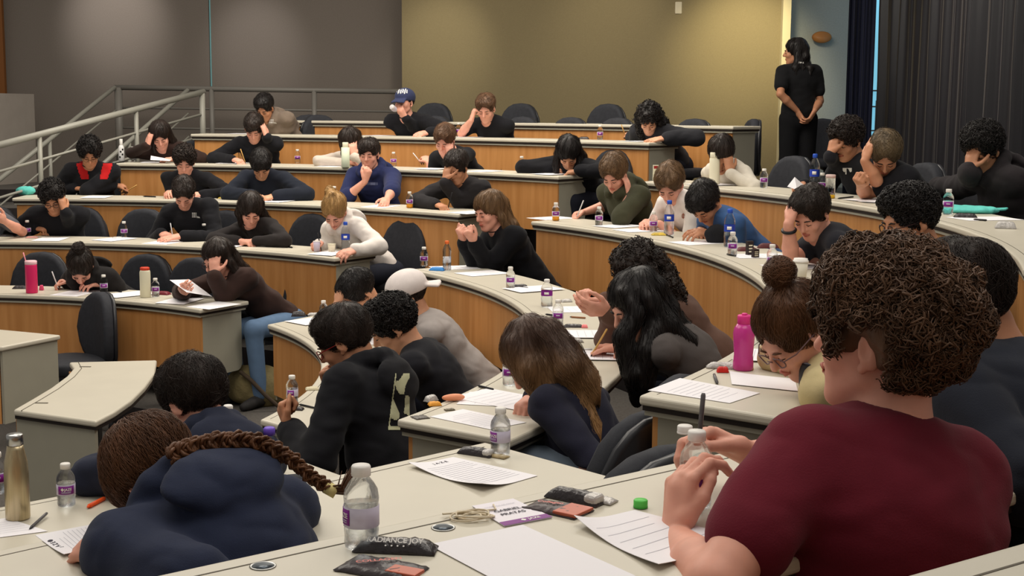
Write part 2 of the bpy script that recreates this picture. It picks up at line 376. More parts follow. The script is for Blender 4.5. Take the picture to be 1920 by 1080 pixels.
curtain('curtain', (pa[0]-.02, 14.02), (pb[0]-.02, 13.95), .5, 5.4, 5, .03, mcb, 'narrow navy curtain left of the bright window gap')
pa = atd(1652, 150, 13.8); pb = atd(1990, 150, 9.9)
curtain('curtain', (pa[0], 13.8), (pb[0], 9.9), .5, 5.4, 15, .075, mc, 'wide pleated black curtain hanging at the right side')

# ------------------------------------------------------------------ railings
def railing(name, top, nmid, posts, r, label, gap=.2, drop=1.0, group=None, M_RAIL=M_RAIL):
    root = empty(name, (top[0][0], top[0][1], top[0][2]-drop)); top = [np.array(p) for p in top]
    MB().tube(top, r, 10).obj('handrail', M_RAIL, root, True)
    for k in range(1, nmid+1): MB().tube([p-np.array([0, 0, gap*k]) for p in top], r*.42, 6).obj('middle_rail', M_RAIL, root, True)
    for (t, wd) in posts:
        L = len(top)-1; i = min(int(t*L), L-1); p = top[i]+(top[i+1]-top[i])*(t*L-i)
        MB().tube([p, p-np.array([0, 0, drop])], wd, 8).obj('post', M_RAIL, root, True)
    tag(root, label, 'railing'); return root
d0, d1 = 13.7, 11.2
a, b = atd(382, 172, d0), atd(-20, 277, d1)
a0 = atd(345, 174, d0+.5)
railing('stair_railing', [a, b], 2, [(0.01, .03), (.36, .022), (.80, .022)], .03, 'long pale handrail sloping down in front, nearest to the students at left', gap=.22, drop=.75)
a, b = atd(215, 164, 14.9), atd(765, 172, 14.9)
railing('landing_railing', [a, b], 2, [(.012, .045), (.33, .03), (.68, .03), (.99, .03)], .028, 'level grey railing along the top landing behind the highest desk', gap=.22, drop=.95, M_RAIL=M_RAILD)
b = atd(-20, 352, 13.0)
railing('stair_railing', [atd(215, 164, 14.85), b], 1, [(.55, .02), (.95, .02)], .024, 'steep grey handrail farthest left, running down beside the wall', gap=.25, drop=.8)
railing('stair_railing', [atd(352, 169, 14.6), atd(120, 372, 13.0)], 2, [(.5, .02), (.9, .02)], .024, 'steep grey handrail between the level railing and the long pale one', gap=.25, drop=.8)

# ------------------------------------------------------------------ chairs
def chair_proto():
    root = empty('office_chair', (0, 0, 0))
    # local: faces +Y, seat at .46
    def pad(w_, h_, t, bulge, name, m, parent, cz, cy, vert=True, top=.5):
        n = 20; V = []; F_ = []
        rings = [(1.0, -t*.35), (1.0, t*.2), (.96, t*.42), (.85, t*.5), (.5, t*.56), (0.02, t*.58)]
        back = [(1.0, -t*.35), (.93, -t*.5), (.6, -t*.56), (0.02, -t*.58)]
        def ring(sc, off):
            out = []
            for i in range(n):
                a = 2*PI*i/n; ex = 2.6
                x = w_/2*math.copysign(abs(math.cos(a))**(2/ex), math.cos(a)); z = h_/2*math.copysign(abs(math.sin(a))**(2/ex), math.sin(a))
                if vert: x *= (1-.16*(z/(h_/2)) if z > 0 else 1-.10*(-z/(h_/2)))
                x *= sc; z *= sc; c_ = bulge*(x/(w_/2))**2
                out.append((x, cy+off+c_, cz+z) if vert else (x, cy+z, cz+off+c_*.3))
            return out
        allr = [ring(*r_) for r_ in back[::-1]]+[ring(*r_) for r_ in rings[1:]]
        for r_ in allr: V += r_
        for j in range(len(allr)-1):
            for i in range(n): F_.append((j*n+i, j*n+(i+1) % n, (j+1)*n+(i+1) % n, (j+1)*n+i))
        F_.append(tuple(range(n))); F_.append(tuple((len(allr)-1)*n+i for i in range(n)))
        mb = MB(); mb.add(V, F_); return mb.obj(name, m, parent, True)
    pad(.45, .50, .075, .05, 'backrest', M_CHAIR, root, .66, -.24)
    pad(.455, .505, .03, .05, 'back_shell', M_CHAIRP, root, .655, -.285)
    pad(.48, .46, .08, .02, 'seat', M_CHAIR, root, .45, 0, vert=False)
    MB().tube([(0, -.28, .58), (0, -.30, .46), (0, -.2, .40), (0, 0, .39)], [.025, .028, .028, .03], 8).obj('back_bracket', M_CHAIRP, root, True)
    MB().tube([(0, 0, .40), (0, 0, .1)], [.03, .03], 10).obj('gas_column', M_CHAIRP, root, True)
    for i in range(5):
        a = 2*PI*i/5+.3; MB().tube([(0, 0, .12), (.26*math.cos(a), .26*math.sin(a), .07), (.27*math.cos(a), .27*math.sin(a), .03)], [.025, .018, .025], 6).obj('leg', M_CHAIRP, root, True)
    return root
CH = chair_proto(); CH_USED = False
def chair(p, face, z, label, group='students\' office chairs', turn=0):
    global CH_USED
    if not CH_USED: o = CH; CH_USED = True
    else:
        o = CH.copy(); C.objects.link(o)
        for c in CH.children: q = c.copy(); C.objects.link(q); q.parent = o
    o.location = (p[0], p[1], z); o.rotation_euler = (0, 0, math.atan2(face[1], face[0])-PI/2+turn)
    tag(o, label, 'chair', group); return o
def seat_at(k, sec, x, y=None, s=.85):
    """plan position at distance s behind the front edge of a row, whose chair-top centre shows at pixel x (y only to choose)"""
    z = dz(k, sec)+.2
    if sec < 3:
        best = None
        lo, hi = (R_(25), R_(112)) if sec == 1 else (R_(-36), R_(62))
        for t in np.linspace(lo, hi, 1500):
            p = polar(RAD[k]+s, t); q = proj([p[0], p[1], z]); e = abs(q[0]-x)+(.35*abs(q[1]-y) if y is not None else 0)
            if best is None or e < best[0]: best = (e, p)
        p = best[1]; f = C0-p; return p, f/np.linalg.norm(f)
    q, u, nn = line3(k); best = None
    for t in np.linspace(-3, 3, 1200):
        p = q+u*t-nn*s; e = abs(proj([p[0], p[1], z])[0]-x)
        if best is None or e < best[0]: best = (e, p)
    return best[1], nn

# ================================================================== people: signed distance fields meshed with surface nets
class Field:
    def __init__(s, lo, hi, h):
        s.h = h; s.lo = np.array(lo, float)-2*h; s.n = np.ceil((np.array(hi)-s.lo)/h).astype(int)+3; s.F = np.full(s.n, .06, np.float32)
    def sub(s, lo, hi):
        a = np.maximum(((np.array(lo)-s.lo)/s.h).astype(int), 0); b = np.minimum(((np.array(hi)-s.lo)/s.h).astype(int)+2, s.n)
        if (b <= a).any(): return None
        ax = [(s.lo[i]+s.h*np.arange(a[i], b[i])).astype(np.float32) for i in range(3)]
        return (slice(a[0], b[0]), slice(a[1], b[1]), slice(a[2], b[2])), ax[0][:, None, None], ax[1][None, :, None], ax[2][None, None, :]
    def comb(s, sl, d, k, op):
        F = s.F[sl]
        if op == 'u':
            if k > 0:
                hh = np.clip(.5+.5*(F-d)/k, 0, 1); s.F[sl] = F*(1-hh)+d*hh-k*hh*(1-hh)
            else: s.F[sl] = np.minimum(F, d)
        else:
            d = -d; hh = np.clip(.5-.5*(F-d)/k, 0, 1); s.F[sl] = F*(1-hh)+d*hh+k*hh*(1-hh)
    def cap(s, a, b, ra, rb=None, k=.01, op='u', sq=None):
        rb = ra if rb is None else rb; a = np.array(a, float); b = np.array(b, float); m = max(ra, rb)+k+2*s.h+.004
        g = s.sub(np.minimum(a, b)-m, np.maximum(a, b)+m)
        if g is None: return
        sl, X, Y, Z = g; d = b-a; L2 = float(d@d)+1e-12
        t = np.clip(((X-a[0])*d[0]+(Y-a[1])*d[1]+(Z-a[2])*d[2])/L2, 0, 1)
        dx, dy, dz_ = X-a[0]-d[0]*t, Y-a[1]-d[1]*t, Z-a[2]-d[2]*t
        q = dx*dx+dy*dy+dz_*dz_
        if sq is not None:   # (axis, factor): flatten along an axis
            ax, f = sq; p = dx*ax[0]+dy*ax[1]+dz_*ax[2]; q = q+p*p*(1/(f*f)-1)
        s.comb(sl, np.sqrt(q)-(ra+(rb-ra)*t), k, op)
    def ell(s, c, r, R=None, k=.01, op='u'):
        c = np.array(c, float); r = np.array(r, float); m = r.max()+k+2*s.h+.004
        if R is not None: ext = np.abs(R)@r+k+2*s.h+.004
        else: ext = r+k+2*s.h+.004
        g = s.sub(c-ext, c+ext)
        if g is None: return
        sl, X, Y, Z = g; X = X-c[0]; Y = Y-c[1]; Z = Z-c[2]
        if R is not None: u, v, w_ = (X*R[0, i]+Y*R[1, i]+Z*R[2, i] for i in range(3))
        else: u, v, w_ = X, Y, Z
        k0 = np.sqrt((u/r[0])**2+(v/r[1])**2+(w_/r[2])**2); k1 = np.sqrt((u/r[0]**2)**2+(v/r[1]**2)**2+(w_/r[2]**2)**2)+1e-9
        s.comb(sl, k0*(k0-1)/k1, k, op)
    def noise(s, amp, freq, seed=0, oct=2, aniso=(1, 1, 1), ridged=False):
        rs = np.random.default_rng(seed); idx = np.nonzero(np.abs(s.F) < .03+amp)
        P = np.stack([s.lo[i]+s.h*idx[i] for i in range(3)], 1)*np.array(aniso); n = np.zeros(len(P))
        for o_ in range(oct):
            f = freq*2**o_
            for _ in range(4):
                d = rs.normal(size=3); d /= np.linalg.norm(d); e = rs.normal(size=3); e /= np.linalg.norm(e)
                n += np.sin(P@d*f+rs.uniform(0, 6)+1.3*np.sin(P@e*f*.6))/(4*1.6**o_)
        if ridged: n = .75-1.5*np.abs(n)
        s.F[idx] += (amp*n).astype(np.float32)
    def mesh(s):
        F = s.F; ins = F < 0; c = np.zeros(np.array(F.shape)-1, np.int8)
        for i in (0, 1):
            for j in (0, 1):
                for k in (0, 1): c += ins[i:F.shape[0]-1+i, j:F.shape[1]-1+j, k:F.shape[2]-1+k]
        act = (c > 0) & (c < 8); idx = np.argwhere(act)
        if len(idx) == 0: return np.zeros((0, 3)), np.zeros((0, 4), int)
        acc = np.zeros((len(idx), 3)); cnt = np.zeros(len(idx))
        for ax in range(3):
            o1, o2 = [(1, 2), (0, 2), (0, 1)][ax]
            for p in (0, 1):
                for q in (0, 1):
                    a = np.zeros(3, int); a[o1] = p; a[o2] = q; b = a.copy(); b[ax] = 1
                    A = idx+a; B = idx+b; fa = F[A[:, 0], A[:, 1], A[:, 2]]; fb = F[B[:, 0], B[:, 1], B[:, 2]]
                    m = (fa < 0) != (fb < 0); t = np.where(m, fa/(fa-fb+1e-12), 0)
                    pos = np.tile(a, (len(idx), 1)).astype(float); pos[:, ax] += t
                    acc[m] += pos[m]; cnt[m] += 1
        V = s.lo+s.h*(idx+acc/cnt[:, None]); vid = np.full(act.shape, -1, np.int32); vid[act] = np.arange(len(idx))
        Q = []
        for ax in range(3):
            o1, o2 = [(1, 2), (2, 0), (0, 1)][ax]; sa = [slice(None)]*3; sb = [slice(None)]*3; sa[ax] = slice(0, -1); sb[ax] = slice(1, None)
            a_, b_ = ins[tuple(sa)], ins[tuple(sb)]; E_ = np.argwhere(a_ != b_)
            E_ = E_[(E_[:, o1] > 0) & (E_[:, o2] > 0) & (E_[:, o1] < F.shape[o1]-1) & (E_[:, o2] < F.shape[o2]-1)]
            fl = a_[E_[:, 0], E_[:, 1], E_[:, 2]]
            def g(d1, d2):
                e = E_.copy(); e[:, o1] -= d1; e[:, o2] -= d2; return vid[e[:, 0], e[:, 1], e[:, 2]]
            q = np.stack([g(1, 1), g(0, 1), g(0, 0), g(1, 0)], 1); q[~fl] = q[~fl][:, ::-1]; Q.append(q)
        Q = np.concatenate(Q); Q = Q[(Q >= 0).all(1)]; return V, Q
def biggest(V, Q):
    if len(Q) == 0: return V, Q
    lab = np.arange(len(V))
    for _ in range(400):
        m = lab[Q].min(1); new = lab.copy()
        for i in range(4): np.minimum.at(new, Q[:, i], m)
        new = new[new]
        if (new == lab).all(): break
        lab = new
    cnt = np.bincount(lab, minlength=len(V)); ok = cnt[lab] > .03*len(V); Q = Q[ok[Q[:, 0]]]; mp = np.cumsum(ok)-1; return V[ok], mp[Q]
def nrm(v): v = np.array(v, float); return v/(np.linalg.norm(v)+1e-12)

SKIN = {'light': (226, 172, 142), 'mid': (205, 150, 118), 'tan': (186, 130, 98), 'pink': (222, 160, 138), 'dark': (150, 98, 72)}
HAIRC = {'black': (26, 21, 20), 'dark': (40, 30, 25), 'brown': (92, 66, 47), 'lbrown': (104, 78, 52), 'blond': (172, 134, 84), 'auburn': (92, 58, 34), 'olive': (92, 76, 54)}
def skin_m(k): return mat('skin_'+k, SKIN[k], .5, .35, var=.05, vscale=25, sss=.08)
def hair_m(k): return mat('hair_'+k, HAIRC[k], .5, .35, var=.25, vscale=30, stretch=(1, 1, .25), bump=.2, bscale=120)
def cloth_m(rgb, fuzz=.2): return mat('cloth_%d_%d_%d' % rgb, rgb, .9, .15, var=.06, vscale=18, bump=.12, bscale=350, sheen=fuzz*.25)
NAILM = mat('dark_nail', (60, 20, 20), .3)

def ik(S_, T, l1, l2, hint, deskz, elpx=None, elz=None, sd=None):
    S_, T = np.array(S_, float), np.array(T, float); D = T-S_; L = np.linalg.norm(D)
    if L > (l1+l2)*.995: T = S_+D/L*(l1+l2)*.995; D = T-S_; L = np.linalg.norm(D)
    L = max(L, .06); a = (l1*l1-l2*l2+L*L)/(2*L); hgt = math.sqrt(max(l1*l1-a*a, 0)); u = D/L; A = frame(u); best = None
    for i in range(72):
        q = 2*PI*i/72; E_ = S_+u*a+hgt*(A[:, 0]*math.cos(q)+A[:, 1]*math.sin(q)); c = 0
        if elpx is not None: p = proj(E_); c += math.hypot(p[0]-elpx[0], p[1]-elpx[1])/FPX*E_[1]*6
        c += -nrm(E_-(S_+u*a))@nrm(hint)*.35
        if elz is not None: c += abs(E_[2]-elz)*6
        if deskz is not None and E_[2] < deskz+.04 and (sd is None or sd(E_) < .47): c += (deskz+.04-E_[2])*8
        if best is None or c < best[0]: best = (c, E_)
    return best[1], T
def put_hand(F, wpos, d, n, side, pose, sc=1.0, k=.007):
    """d: direction wrist -> knuckles, n: palm normal (out of the palm), side: +1 right hand / -1 left"""
    d = nrm(d); n = nrm(n-d*(n@d)); lat = np.cross(d, n)*side   # towards the thumb
    info = []
    kn = []
    for i, (o, l) in enumerate(((.027, .088), (.009, .092), (-.010, .087), (-.027, .079))):
        p = wpos+(d*l+lat*o)*sc; kn.append(p); F.cap(wpos+d*.012*sc+lat*o*.55*sc, p, .0145*sc, .0115*sc, k*1.6)
    F.cap(wpos+d*.02*sc, wpos+(d*.07)*sc-n*.002, .017*sc, .02*sc, k*1.5)
    curls = {'flat': (.12, .12, .08), 'relax': (.45, .55, .35), 'fist': (1.35, 1.5, 1.0), 'pen': (.85, .85, .5), 'head': (.3, .35, .2), 'grip': (.75, .85, .55), 'wide': (.15, .2, .15)}[pose]
    seg = ((.043, .026, .021), (.047, .029, .022), (.043, .027, .021), (.034, .021, .019))
    for i, p in enumerate(kn):
        sp = (.10, .02, -.05, -.13)[i]*(1.8 if pose in ('wide', 'head') else 1); dd = nrm(d+lat*sp); a = 0; q = p; extra = (.0, .06, .12, .2)[i] if pose in ('relax', 'pen') else 0
        for j in range(3):
            a += curls[j]+extra*(1 if j < 2 else .5); v = dd*math.cos(a)+n*math.sin(a); q2 = q+v*seg[i][j]*sc
            F.cap(q, q2, (.0098, .0088, .008)[j]*sc, (.0088, .008, .0072)[j]*sc, k*.55); q = q2
        info.append(q)
    # thumb from the side of the palm near its base
    b = wpos+(d*.028+lat*.024)*sc; o_ = {'fist': .5, 'pen': .55, 'grip': .35, 'flat': 1.0, 'wide': 1.1, 'head': 1.0, 'relax': .8}[pose]
    t1 = b+nrm(d*.75+lat*o_+n*.35)*.040*sc; t2 = t1+nrm(d*1.0+lat*(o_-.45)+n*.45)*.032*sc; t3 = t2+nrm(d*1.0+lat*(o_-.8)+n*.45)*.026*sc
    F.cap(wpos+d*.018*sc+lat*.008, b, .017*sc, .0155*sc, k*1.5); F.cap(b, t1, .0155*sc, .0115*sc, k); F.cap(t1, t2, .011*sc, .0098*sc, k*.6); F.cap(t2, t3, .0098*sc, .0082*sc, k*.5)
    info.append(t3); return info

def head_shape(F, c, R, fem, near):
    T = lambda x, y, z: c+R@np.array([x, y, z])
    def e(p, r, k=.012, op='u', R2=None): F.ell(T(*p), r, R if R2 is None else R@R2, k, op)
    s = .96 if fem else 1.0
    e((0, -.018, .036), (.074*s, .093*s, .084*s)); e((0, .028, -.02), (.062*s, .066*s, .085*s), .03)
    e((0, .05, -.075), (.043*s, .04*s, .04), .025); F.cap(T(-.045*s, .01, -.06), T(-.018, .068, -.1), .018, .014, .02); F.cap(T(.045*s, .01, -.06), T(.018, .068, -.1), .018, .014, .02)
    e((0, .074, -.1), (.02*s, .016, .015), .015)
    F.cap(T(-.03, .083, .022), T(.03, .083, .022), .008, .008, .014)   # brow
    for sx in (-1, 1): e((sx*.03, .1, .002), (.019, .014, .013), .012, 's'); e((sx*.03, .08, .002), (.0145, .0125, .0125), .004); e((sx*.04, .066, -.028), (.02, .018, .018), .02)
    F.cap(T(0, .09, .012), T(0, .11, -.024), .008, .0115, .008); F.cap(T(-.011, .094, -.03), T(.011, .094, -.03), .0085, .0085, .007)
    e((0, .091, -.054), (.022, .009, .005), .005); e((0, .09, -.0645), (.019, .009, .006), .004); F.cap(T(-.022, .092, -.059), T(.022, .092, -.059), .0022, .0022, .002, 's')
    for sx in (-1, 1):
        E_ = np.array(Matrix.Rotation(R_(-12), 3, 'X')@Matrix.Rotation(R_(-25)*sx, 3, 'Z')) if True else None
        e((sx*.077*s, -.006, -.006), (.009, .019, .031), .004, 'u', E_); e((sx*.087*s, .0, -.002), (.006, .009, .016), .004, 's', E_)
        e((sx*.076*s, .004, -.034), (.007, .009, .010), .004, 'u')

def strands(V, Q, count, length, width, flow, rs, steps=5, jit=.4, lift=.004, curl=0.0, keep=None):
    """thin tapering locks that follow a hair surface"""
    if len(Q) == 0: return [], []
    nrmv = np.zeros_like(V); a = V[Q[:, 1]]-V[Q[:, 0]]; b = V[Q[:, 3]]-V[Q[:, 0]]; fn = np.cross(a, b)
    for i in range(4): np.add.at(nrmv, Q[:, i], fn)
    nrmv /= np.linalg.norm(nrmv, axis=1)[:, None]+1e-12
    kd = kdtree.KDTree(len(V))
    for i, v in enumerate(V): kd.insert(v, i)
    kd.balance(); vs = []; fs = []
    for _ in range(count):
        i = rs.integers(len(V)); p = V[i].copy(); n = nrmv[i]
        if keep is not None and not keep(p): continue
        bad = False
        off = lift*rs.uniform(.2, 1.4); L = length*rs.uniform(.5, 1.2)/steps; j = rs.normal(size=3)*jit; base = len(vs); ph = rs.uniform(0, 6); pts = []
        for st in range(steps+1):
            f = flow(p)+j; f = f-n*(f@n); f = nrm(f); sd = np.cross(n, f)
            c_ = curl*math.sin(ph+st*1.7)
            pts.append((p+n*(off+abs(c_)*.8*math.cos(ph+st*1.7))+sd*c_, sd, n)); p = p+f*L
            q, ii, _d = kd.find(p); p = np.array(q); n = nrmv[ii]
            if keep is not None and not keep(p): bad = True; break
        if bad: continue
        for st, (pp, sd, nn) in enumerate(pts):
            w_ = width*(1-.75*st/steps); vs += [pp-sd*w_, pp+nn*w_*.6, pp+sd*w_]
        for st in range(steps):
            o = base+3*st
            for q in range(3): fs.append((o+q, o+(q+1) % 3, o+3+(q+1) % 3, o+3+q))
    return vs, fs

PEOPLE = {}
def person(pid, label, row, head, d=None, az=None, pitch=35, roll=0, dx=0, shift=0, fem=False, skin='mid', hair='short', hc='black', top=(28, 28, 32), sleeve='long',
           R=None, L=None, hood=False, legs=(34, 36, 46), glasses=None, cap=None, res=None, s=None, bulk=0, logo=None, turn=0, seated=True, hs=1.0, extra=None, hips=None, baz=None, vol=1.0, st=None, group='students sitting the exam', curve_back=.5, sit_top=.62, shw=None, nohands=False, shup=0, armr=1, noff=(0, 0, 0)):
    k, sec = row; z = dz(k, sec); near = False
    def facing(p):
        if sec == 3: return line3(k)[2]
        f = C0-p[:2]; return f/np.linalg.norm(f)
    def sdist(p):
        if sec == 3: q, u, nn = line3(k); return -(np.array(p[:2])-q)@nn
        return np.linalg.norm(np.array(p[:2])-C0)-RAD[k]
    if d is None or (seated and d > 0):
        best = None; d0 = d
        for t in (np.linspace(2, 15, 1300) if d0 is None else np.linspace(d0-.9, d0+.9, 300)):
            p = atd(head[0], head[1], t); a = sdist(p)
            if p[1] < C0[1]+.5 and sec == 1: continue
            if a < .1 or a > .70: continue
            e = abs(math.hypot(.72-a, p[2]-(z-.22))-sit_top)
            if best is None or e < best[0]-1e-4: best = (e, t)
        d = best[1]
    d = abs(d); Hc = atd(head[0], head[1], d); f2 = facing(Hc); body_az = math.atan2(-f2[0], -f2[1])
    if az is None: azr = body_az+R_(turn)
    else: azr = R_(az)
    hf = np.array([-math.sin(azr), -math.cos(azr), 0]); p_ = R_(pitch)
    fwd = hf*math.cos(p_)-np.array([0, 0, math.sin(p_)]); rt = np.cross(hf, [0, 0, 1]); rt = nrm(rt)   # person's right
    up = np.cross(rt, fwd); rr = R_(roll); rt2 = rt*math.cos(rr)+up*math.sin(rr); up2 = -rt*math.sin(rr)+up*math.cos(rr)
    Rh = np.array([rt2, fwd, up2]).T; Hc = np.array(Hc)
    bf = np.array([f2[0], f2[1], 0]); br = np.cross(bf, [0, 0, 1]); floor = z-.72
    if baz is not None: bf = np.array([-math.sin(R_(baz)), -math.cos(R_(baz)), 0]); br = np.cross(bf, [0, 0, 1])
    N = Hc+.55*(Rh@np.array([0, -.06, -.135]))+.45*np.array([0, 0, -.15])-bf*.018+np.array(noff)
    if hips is not None: hip = np.array(hips, float)
    elif seated:
        hz = floor+.52; dzv = N[2]-hz; off = math.sqrt(max(.50**2-dzv**2, .02)) if dzv < .5 else .06
        hip = np.array([N[0], N[1], 0])-bf*off; hip[2] = hz; hip = hip+np.array([1, 0, 0])*dx
        sd = sdist(hip)
        if sd < .62: hip = hip-bf*min(.62-sd, .2)
    else: hip = np.array([N[0]+dx, N[1], N[2]-.50])-bf*.02
    spine = nrm(N-hip); near = d < 4.6
    h = res or (.0045 if d < 3 else .0055 if d < 5 else .0065 if d < 8 else .0075)
    # torso frame
    tw = R_(shift); lat = nrm(br*math.cos(tw)+bf*math.sin(tw)); lat = nrm(lat-spine*(lat@spine)); fr = np.cross(spine, lat)
    shw = shw or (.165 if fem else .19); up_l, fo_l = (.27, .235) if fem else (.29, .255)
    chest = N-spine*.14; SC = N-spine*.045
    sh = {1: SC+lat*shw-spine*.012, -1: SC-lat*shw-spine*.012}
    for q_ in sh: sh[q_] = sh[q_]+spine*shup
    arms = {}
    for side, spec in ((1, R), (-1, L)):
        sp = dict(spec) if spec else {}
        if not spec:
            T = hip+lat*side*.2+bf*.45; T[2] = z+.03; T = T+nrm(hip-T)*0; a = sdist(T); T = T+bf*(a-.33); T[2] = z+.03; sp['pose'] = 'relax'
            if not seated: T = hip+lat*side*.12-bf*.1
            mode = 'desk'
        else:
            x, y = sp['at']; mode = sp.get('m', 'desk')
            if mode == 'desk':
                T = at(x, y, z+.035); a_ = sdist(T)
                if seated and a_ < .14: T = T-bf*(.14-a_)
            elif mode == 'head':
                dd = ray(x, y); dd = nrm(dd); t0 = (Hc-CAM)@dd; p0 = CAM+dd*t0; m2 = np.linalg.norm(p0-Hc); rad = .115
                T = CAM+dd*(t0-math.sqrt(max(rad**2-m2**2, 0))*sp.get('front', 1))
            else: T = CAM+ray(x, y)*(d+sp.get('off', -.2))
        toh = Hc-T
        if mode == 'head': hd = nrm(sp.get('dir', nrm(np.array([0, 0, 1.])*.8+nrm(toh)*.3))); wr = T-hd*.085
        elif 'dir' in sp: hd = nrm(sp['dir']); wr = T-hd*.085
        else: hd = nrm(T-sh[side]); hd = nrm(hd*np.array([1, 1, .15])) if mode == 'desk' else hd; wr = T-hd*.085
        if mode == 'desk': wr[2] = max(wr[2], z+.035)
        hint = sp.get('hint', lat*side*.8-np.array([0, 0, 1.])*.8-bf*.2)
        ika = (up_l, fo_l, hint, z if seated else None, sp.get('el'), sp.get('elz', z+.05 if mode == 'head' and sp.get('el') and seated else None), sdist)
        E_, wr2 = ik(sh[side], wr, *ika)
        if mode == 'head' and sp.get('el') and seated:
            Es = at(*sp['el'], z+.05); v_ = Es-wr; l_ = np.linalg.norm(v_); Es = wr+v_/l_*min(max(l_, .20), .285); v_ = Es-sh[side]; l_ = np.linalg.norm(v_); Es = sh[side]+v_/l_*min(max(l_, .17), .33)
            E_, wr2 = Es, wr
        if mode == 'air' and 'dir' not in sp: wr = T-nrm(wr2-E_)*.085; E_, wr2 = ik(sh[side], wr, *ika)
        if mode == 'desk' and 'dir' not in sp: hd = nrm(wr2-E_); hd = nrm(hd*np.array([1, 1, .3])-np.array([0, 0, .12]))
        elif mode == 'air' and 'dir' not in sp: hd = nrm(wr2-E_)
        pn = sp.get('n')
        if pn is None: pn = nrm(toh) if mode == 'head' else (np.array([0, 0, -1.])-lat*side*.45 if mode == 'desk' else nrm(Hc-wr2))
        arms[side] = (E_, wr2, hd, np.array(pn, float), sp.get('pose', {'desk': 'relax', 'head': 'head', 'air': 'grip'}[mode]))
    # ---- body
    pts = [Hc, N, hip, chest]+[q for a in arms.values() for q in (a[0], a[1], a[1]+a[2]*.18)]+list(sh.values())
    lo = np.min(pts, 0)-.17; hi = np.max(pts, 0)+.17
    F = Field(lo, hi, h)
    head_shape(F, Hc, Rh, fem, near)
    nk = Hc+Rh@np.array([0, -.03, -.055]); F.cap(nk, N+spine*.0, .052 if not fem else .045, .056 if not fem else .048, .02)
    F.cap(N, chest-spine*.1, .065, .072, .03); F.cap(chest-spine*.1, hip+spine*.03, .072, .07, .03); F.cap(sh[1], sh[-1], .045, .045, .04)
    tips = {}
    for side, (E_, W_, hd, pn, pose) in arms.items():
        F.cap(sh[side], E_, .044*armr, .037*armr, .015); F.cap(E_, E_+(W_-E_)*.35, .037*armr, .040*armr, .01); F.cap(E_+(W_-E_)*.35, W_, .040*armr, .0245*armr, .01)
        F.cap(W_, W_+hd*.02, .0245, .022, .01, sq=(nrm(np.cross(np.cross(hd, pn), hd)), .75))
        tips[side] = put_hand(F, W_+hd*.012, hd, pn, side, pose, hs)
    base = np.array([hip[0], hip[1], floor])
    V, Q = F.mesh(); body = link('person', V, Q, skin_m(skin), None, True, base)
    # ---- hair
    cen = {'curly': 1.22, 'bigcurly': 1.42, 'buzz': .55}.get(hair, 1.0)*vol
    th = (.0125 if hair in ('short', 'floppy', 'quiff') else .016)*cen if not cap else .004; T = lambda x, y, z_: Hc+Rh@np.array([x, y, z_])
    Fh = Field(np.min([Hc-.2, N-.42, hip*0+Hc-.2], 0) if hair in ('long', 'braid', 'pony', 'longcurly') else Hc-.2, Hc+.2, max(h*.9, .0045) if hair != 'long' else h)
    Fh.ell(T(0, -.02, .042), np.array([.078, .098, .086])*(.96 if fem else 1)+th, Rh, .004)
    if hair in ('curly', 'bigcurly'): Fh.ell(T(0, .03, .085), (.072+th*.5, .06+th*.6, .05+th*.6), Rh, .03)
    if hair in ('short', 'floppy', 'quiff'): Fh.ell(T(0, .035, .088), (.068, .055, .036), Rh, .03)
    cropped = hair in ('short', 'floppy', 'curly', 'bigcurly', 'quiff', 'buzz', 'bun', 'pony', 'braid')
    def cuts():   # open the face, the ears and the neck
        if cap is None: Fh.ell(T(0, .142, -.035), (.082, .085, .140 if cropped else .125), Rh, .010, 's')
        else: Fh.ell(T(0, .12, -.03), (.1, .1, .11), Rh, .01, 's')
        if cropped:
            for sx in (-1, 1): Fh.ell(T(sx*.115, .014, -.035), (.05, .044, .060), Rh, .008, 's')
            Fh.ell(T(0, .10, -.075), (.14, .10, .085), Rh, .012, 's')
            if hair not in ('braid', 'bun', 'pony'): Fh.ell(T(0, .02, -.115), (.12, .12, .085), Rh, .015, 's'); Fh.ell(T(0, -.10, -.150 if hair == 'bigcurly' else -.140), (.12, .1, .085), Rh, .015, 's')
        if cap: Fh.ell(T(0, -.0, .175), (.2, .2, .13), Rh, .006, 's')
    cuts()
    if hair == 'bun': Fh.ell(T(0, -.075, .155), (.043, .04, .036), Rh, .006)
    fall = (extra or {}).get('fall', [])
    for ch in fall:   # list of chains: points in head frame or world offsets, with radii
        P = [atd(q[1], q[2], d+q[3]) if q[0] == 'p' else T(*q[:3]) for q in ch]; rads = [q[-1] for q in ch]
        for i in range(len(P)-1): Fh.cap(P[i], P[i+1], rads[i], rads[i+1], .012)
    if hair in ('long', 'longcurly'):
        Ln = (extra or {}).get('len', .34); r0 = .034 if hair == 'long' else .05
        for sx in (-1, 1):
            sidefall = (extra or {}).get('side', (1, 1))[0 if sx > 0 else 1]
            a = T(sx*.06, -.02, .06); b = T(sx*.082, -.02, -.04); drop = nrm(np.array([0, 0, -1.])+(.35*(fr*-1)+spine*-.6)*(.9 if not sidefall == 2 else -.1)); c_ = b+drop*Ln*.5+lat*sx*.015; e_ = b+drop*Ln+lat*sx*.0-fr*-.0
            Fh.cap(a, b, .034, r0*.8, .02); Fh.cap(b, c_, r0*.8, r0*.75, .02); Fh.cap(c_, e_, r0*.75, r0*.35, .02)
        for q in (-.045, 0, .045):
            a = T(q, -.09, .03); b = T(q*1.1, -.09, -.05); c_ = b*0+SC-fr*.075+lat*q*1.6+spine*.03; e_ = SC-fr*.10+lat*q*1.5-spine*(Ln-.12)
            Fh.cap(a, b, .035, r0, .025); Fh.cap(b, c_, r0, r0*.95, .025); Fh.cap(c_, e_, r0*.95, r0*.4, .025)
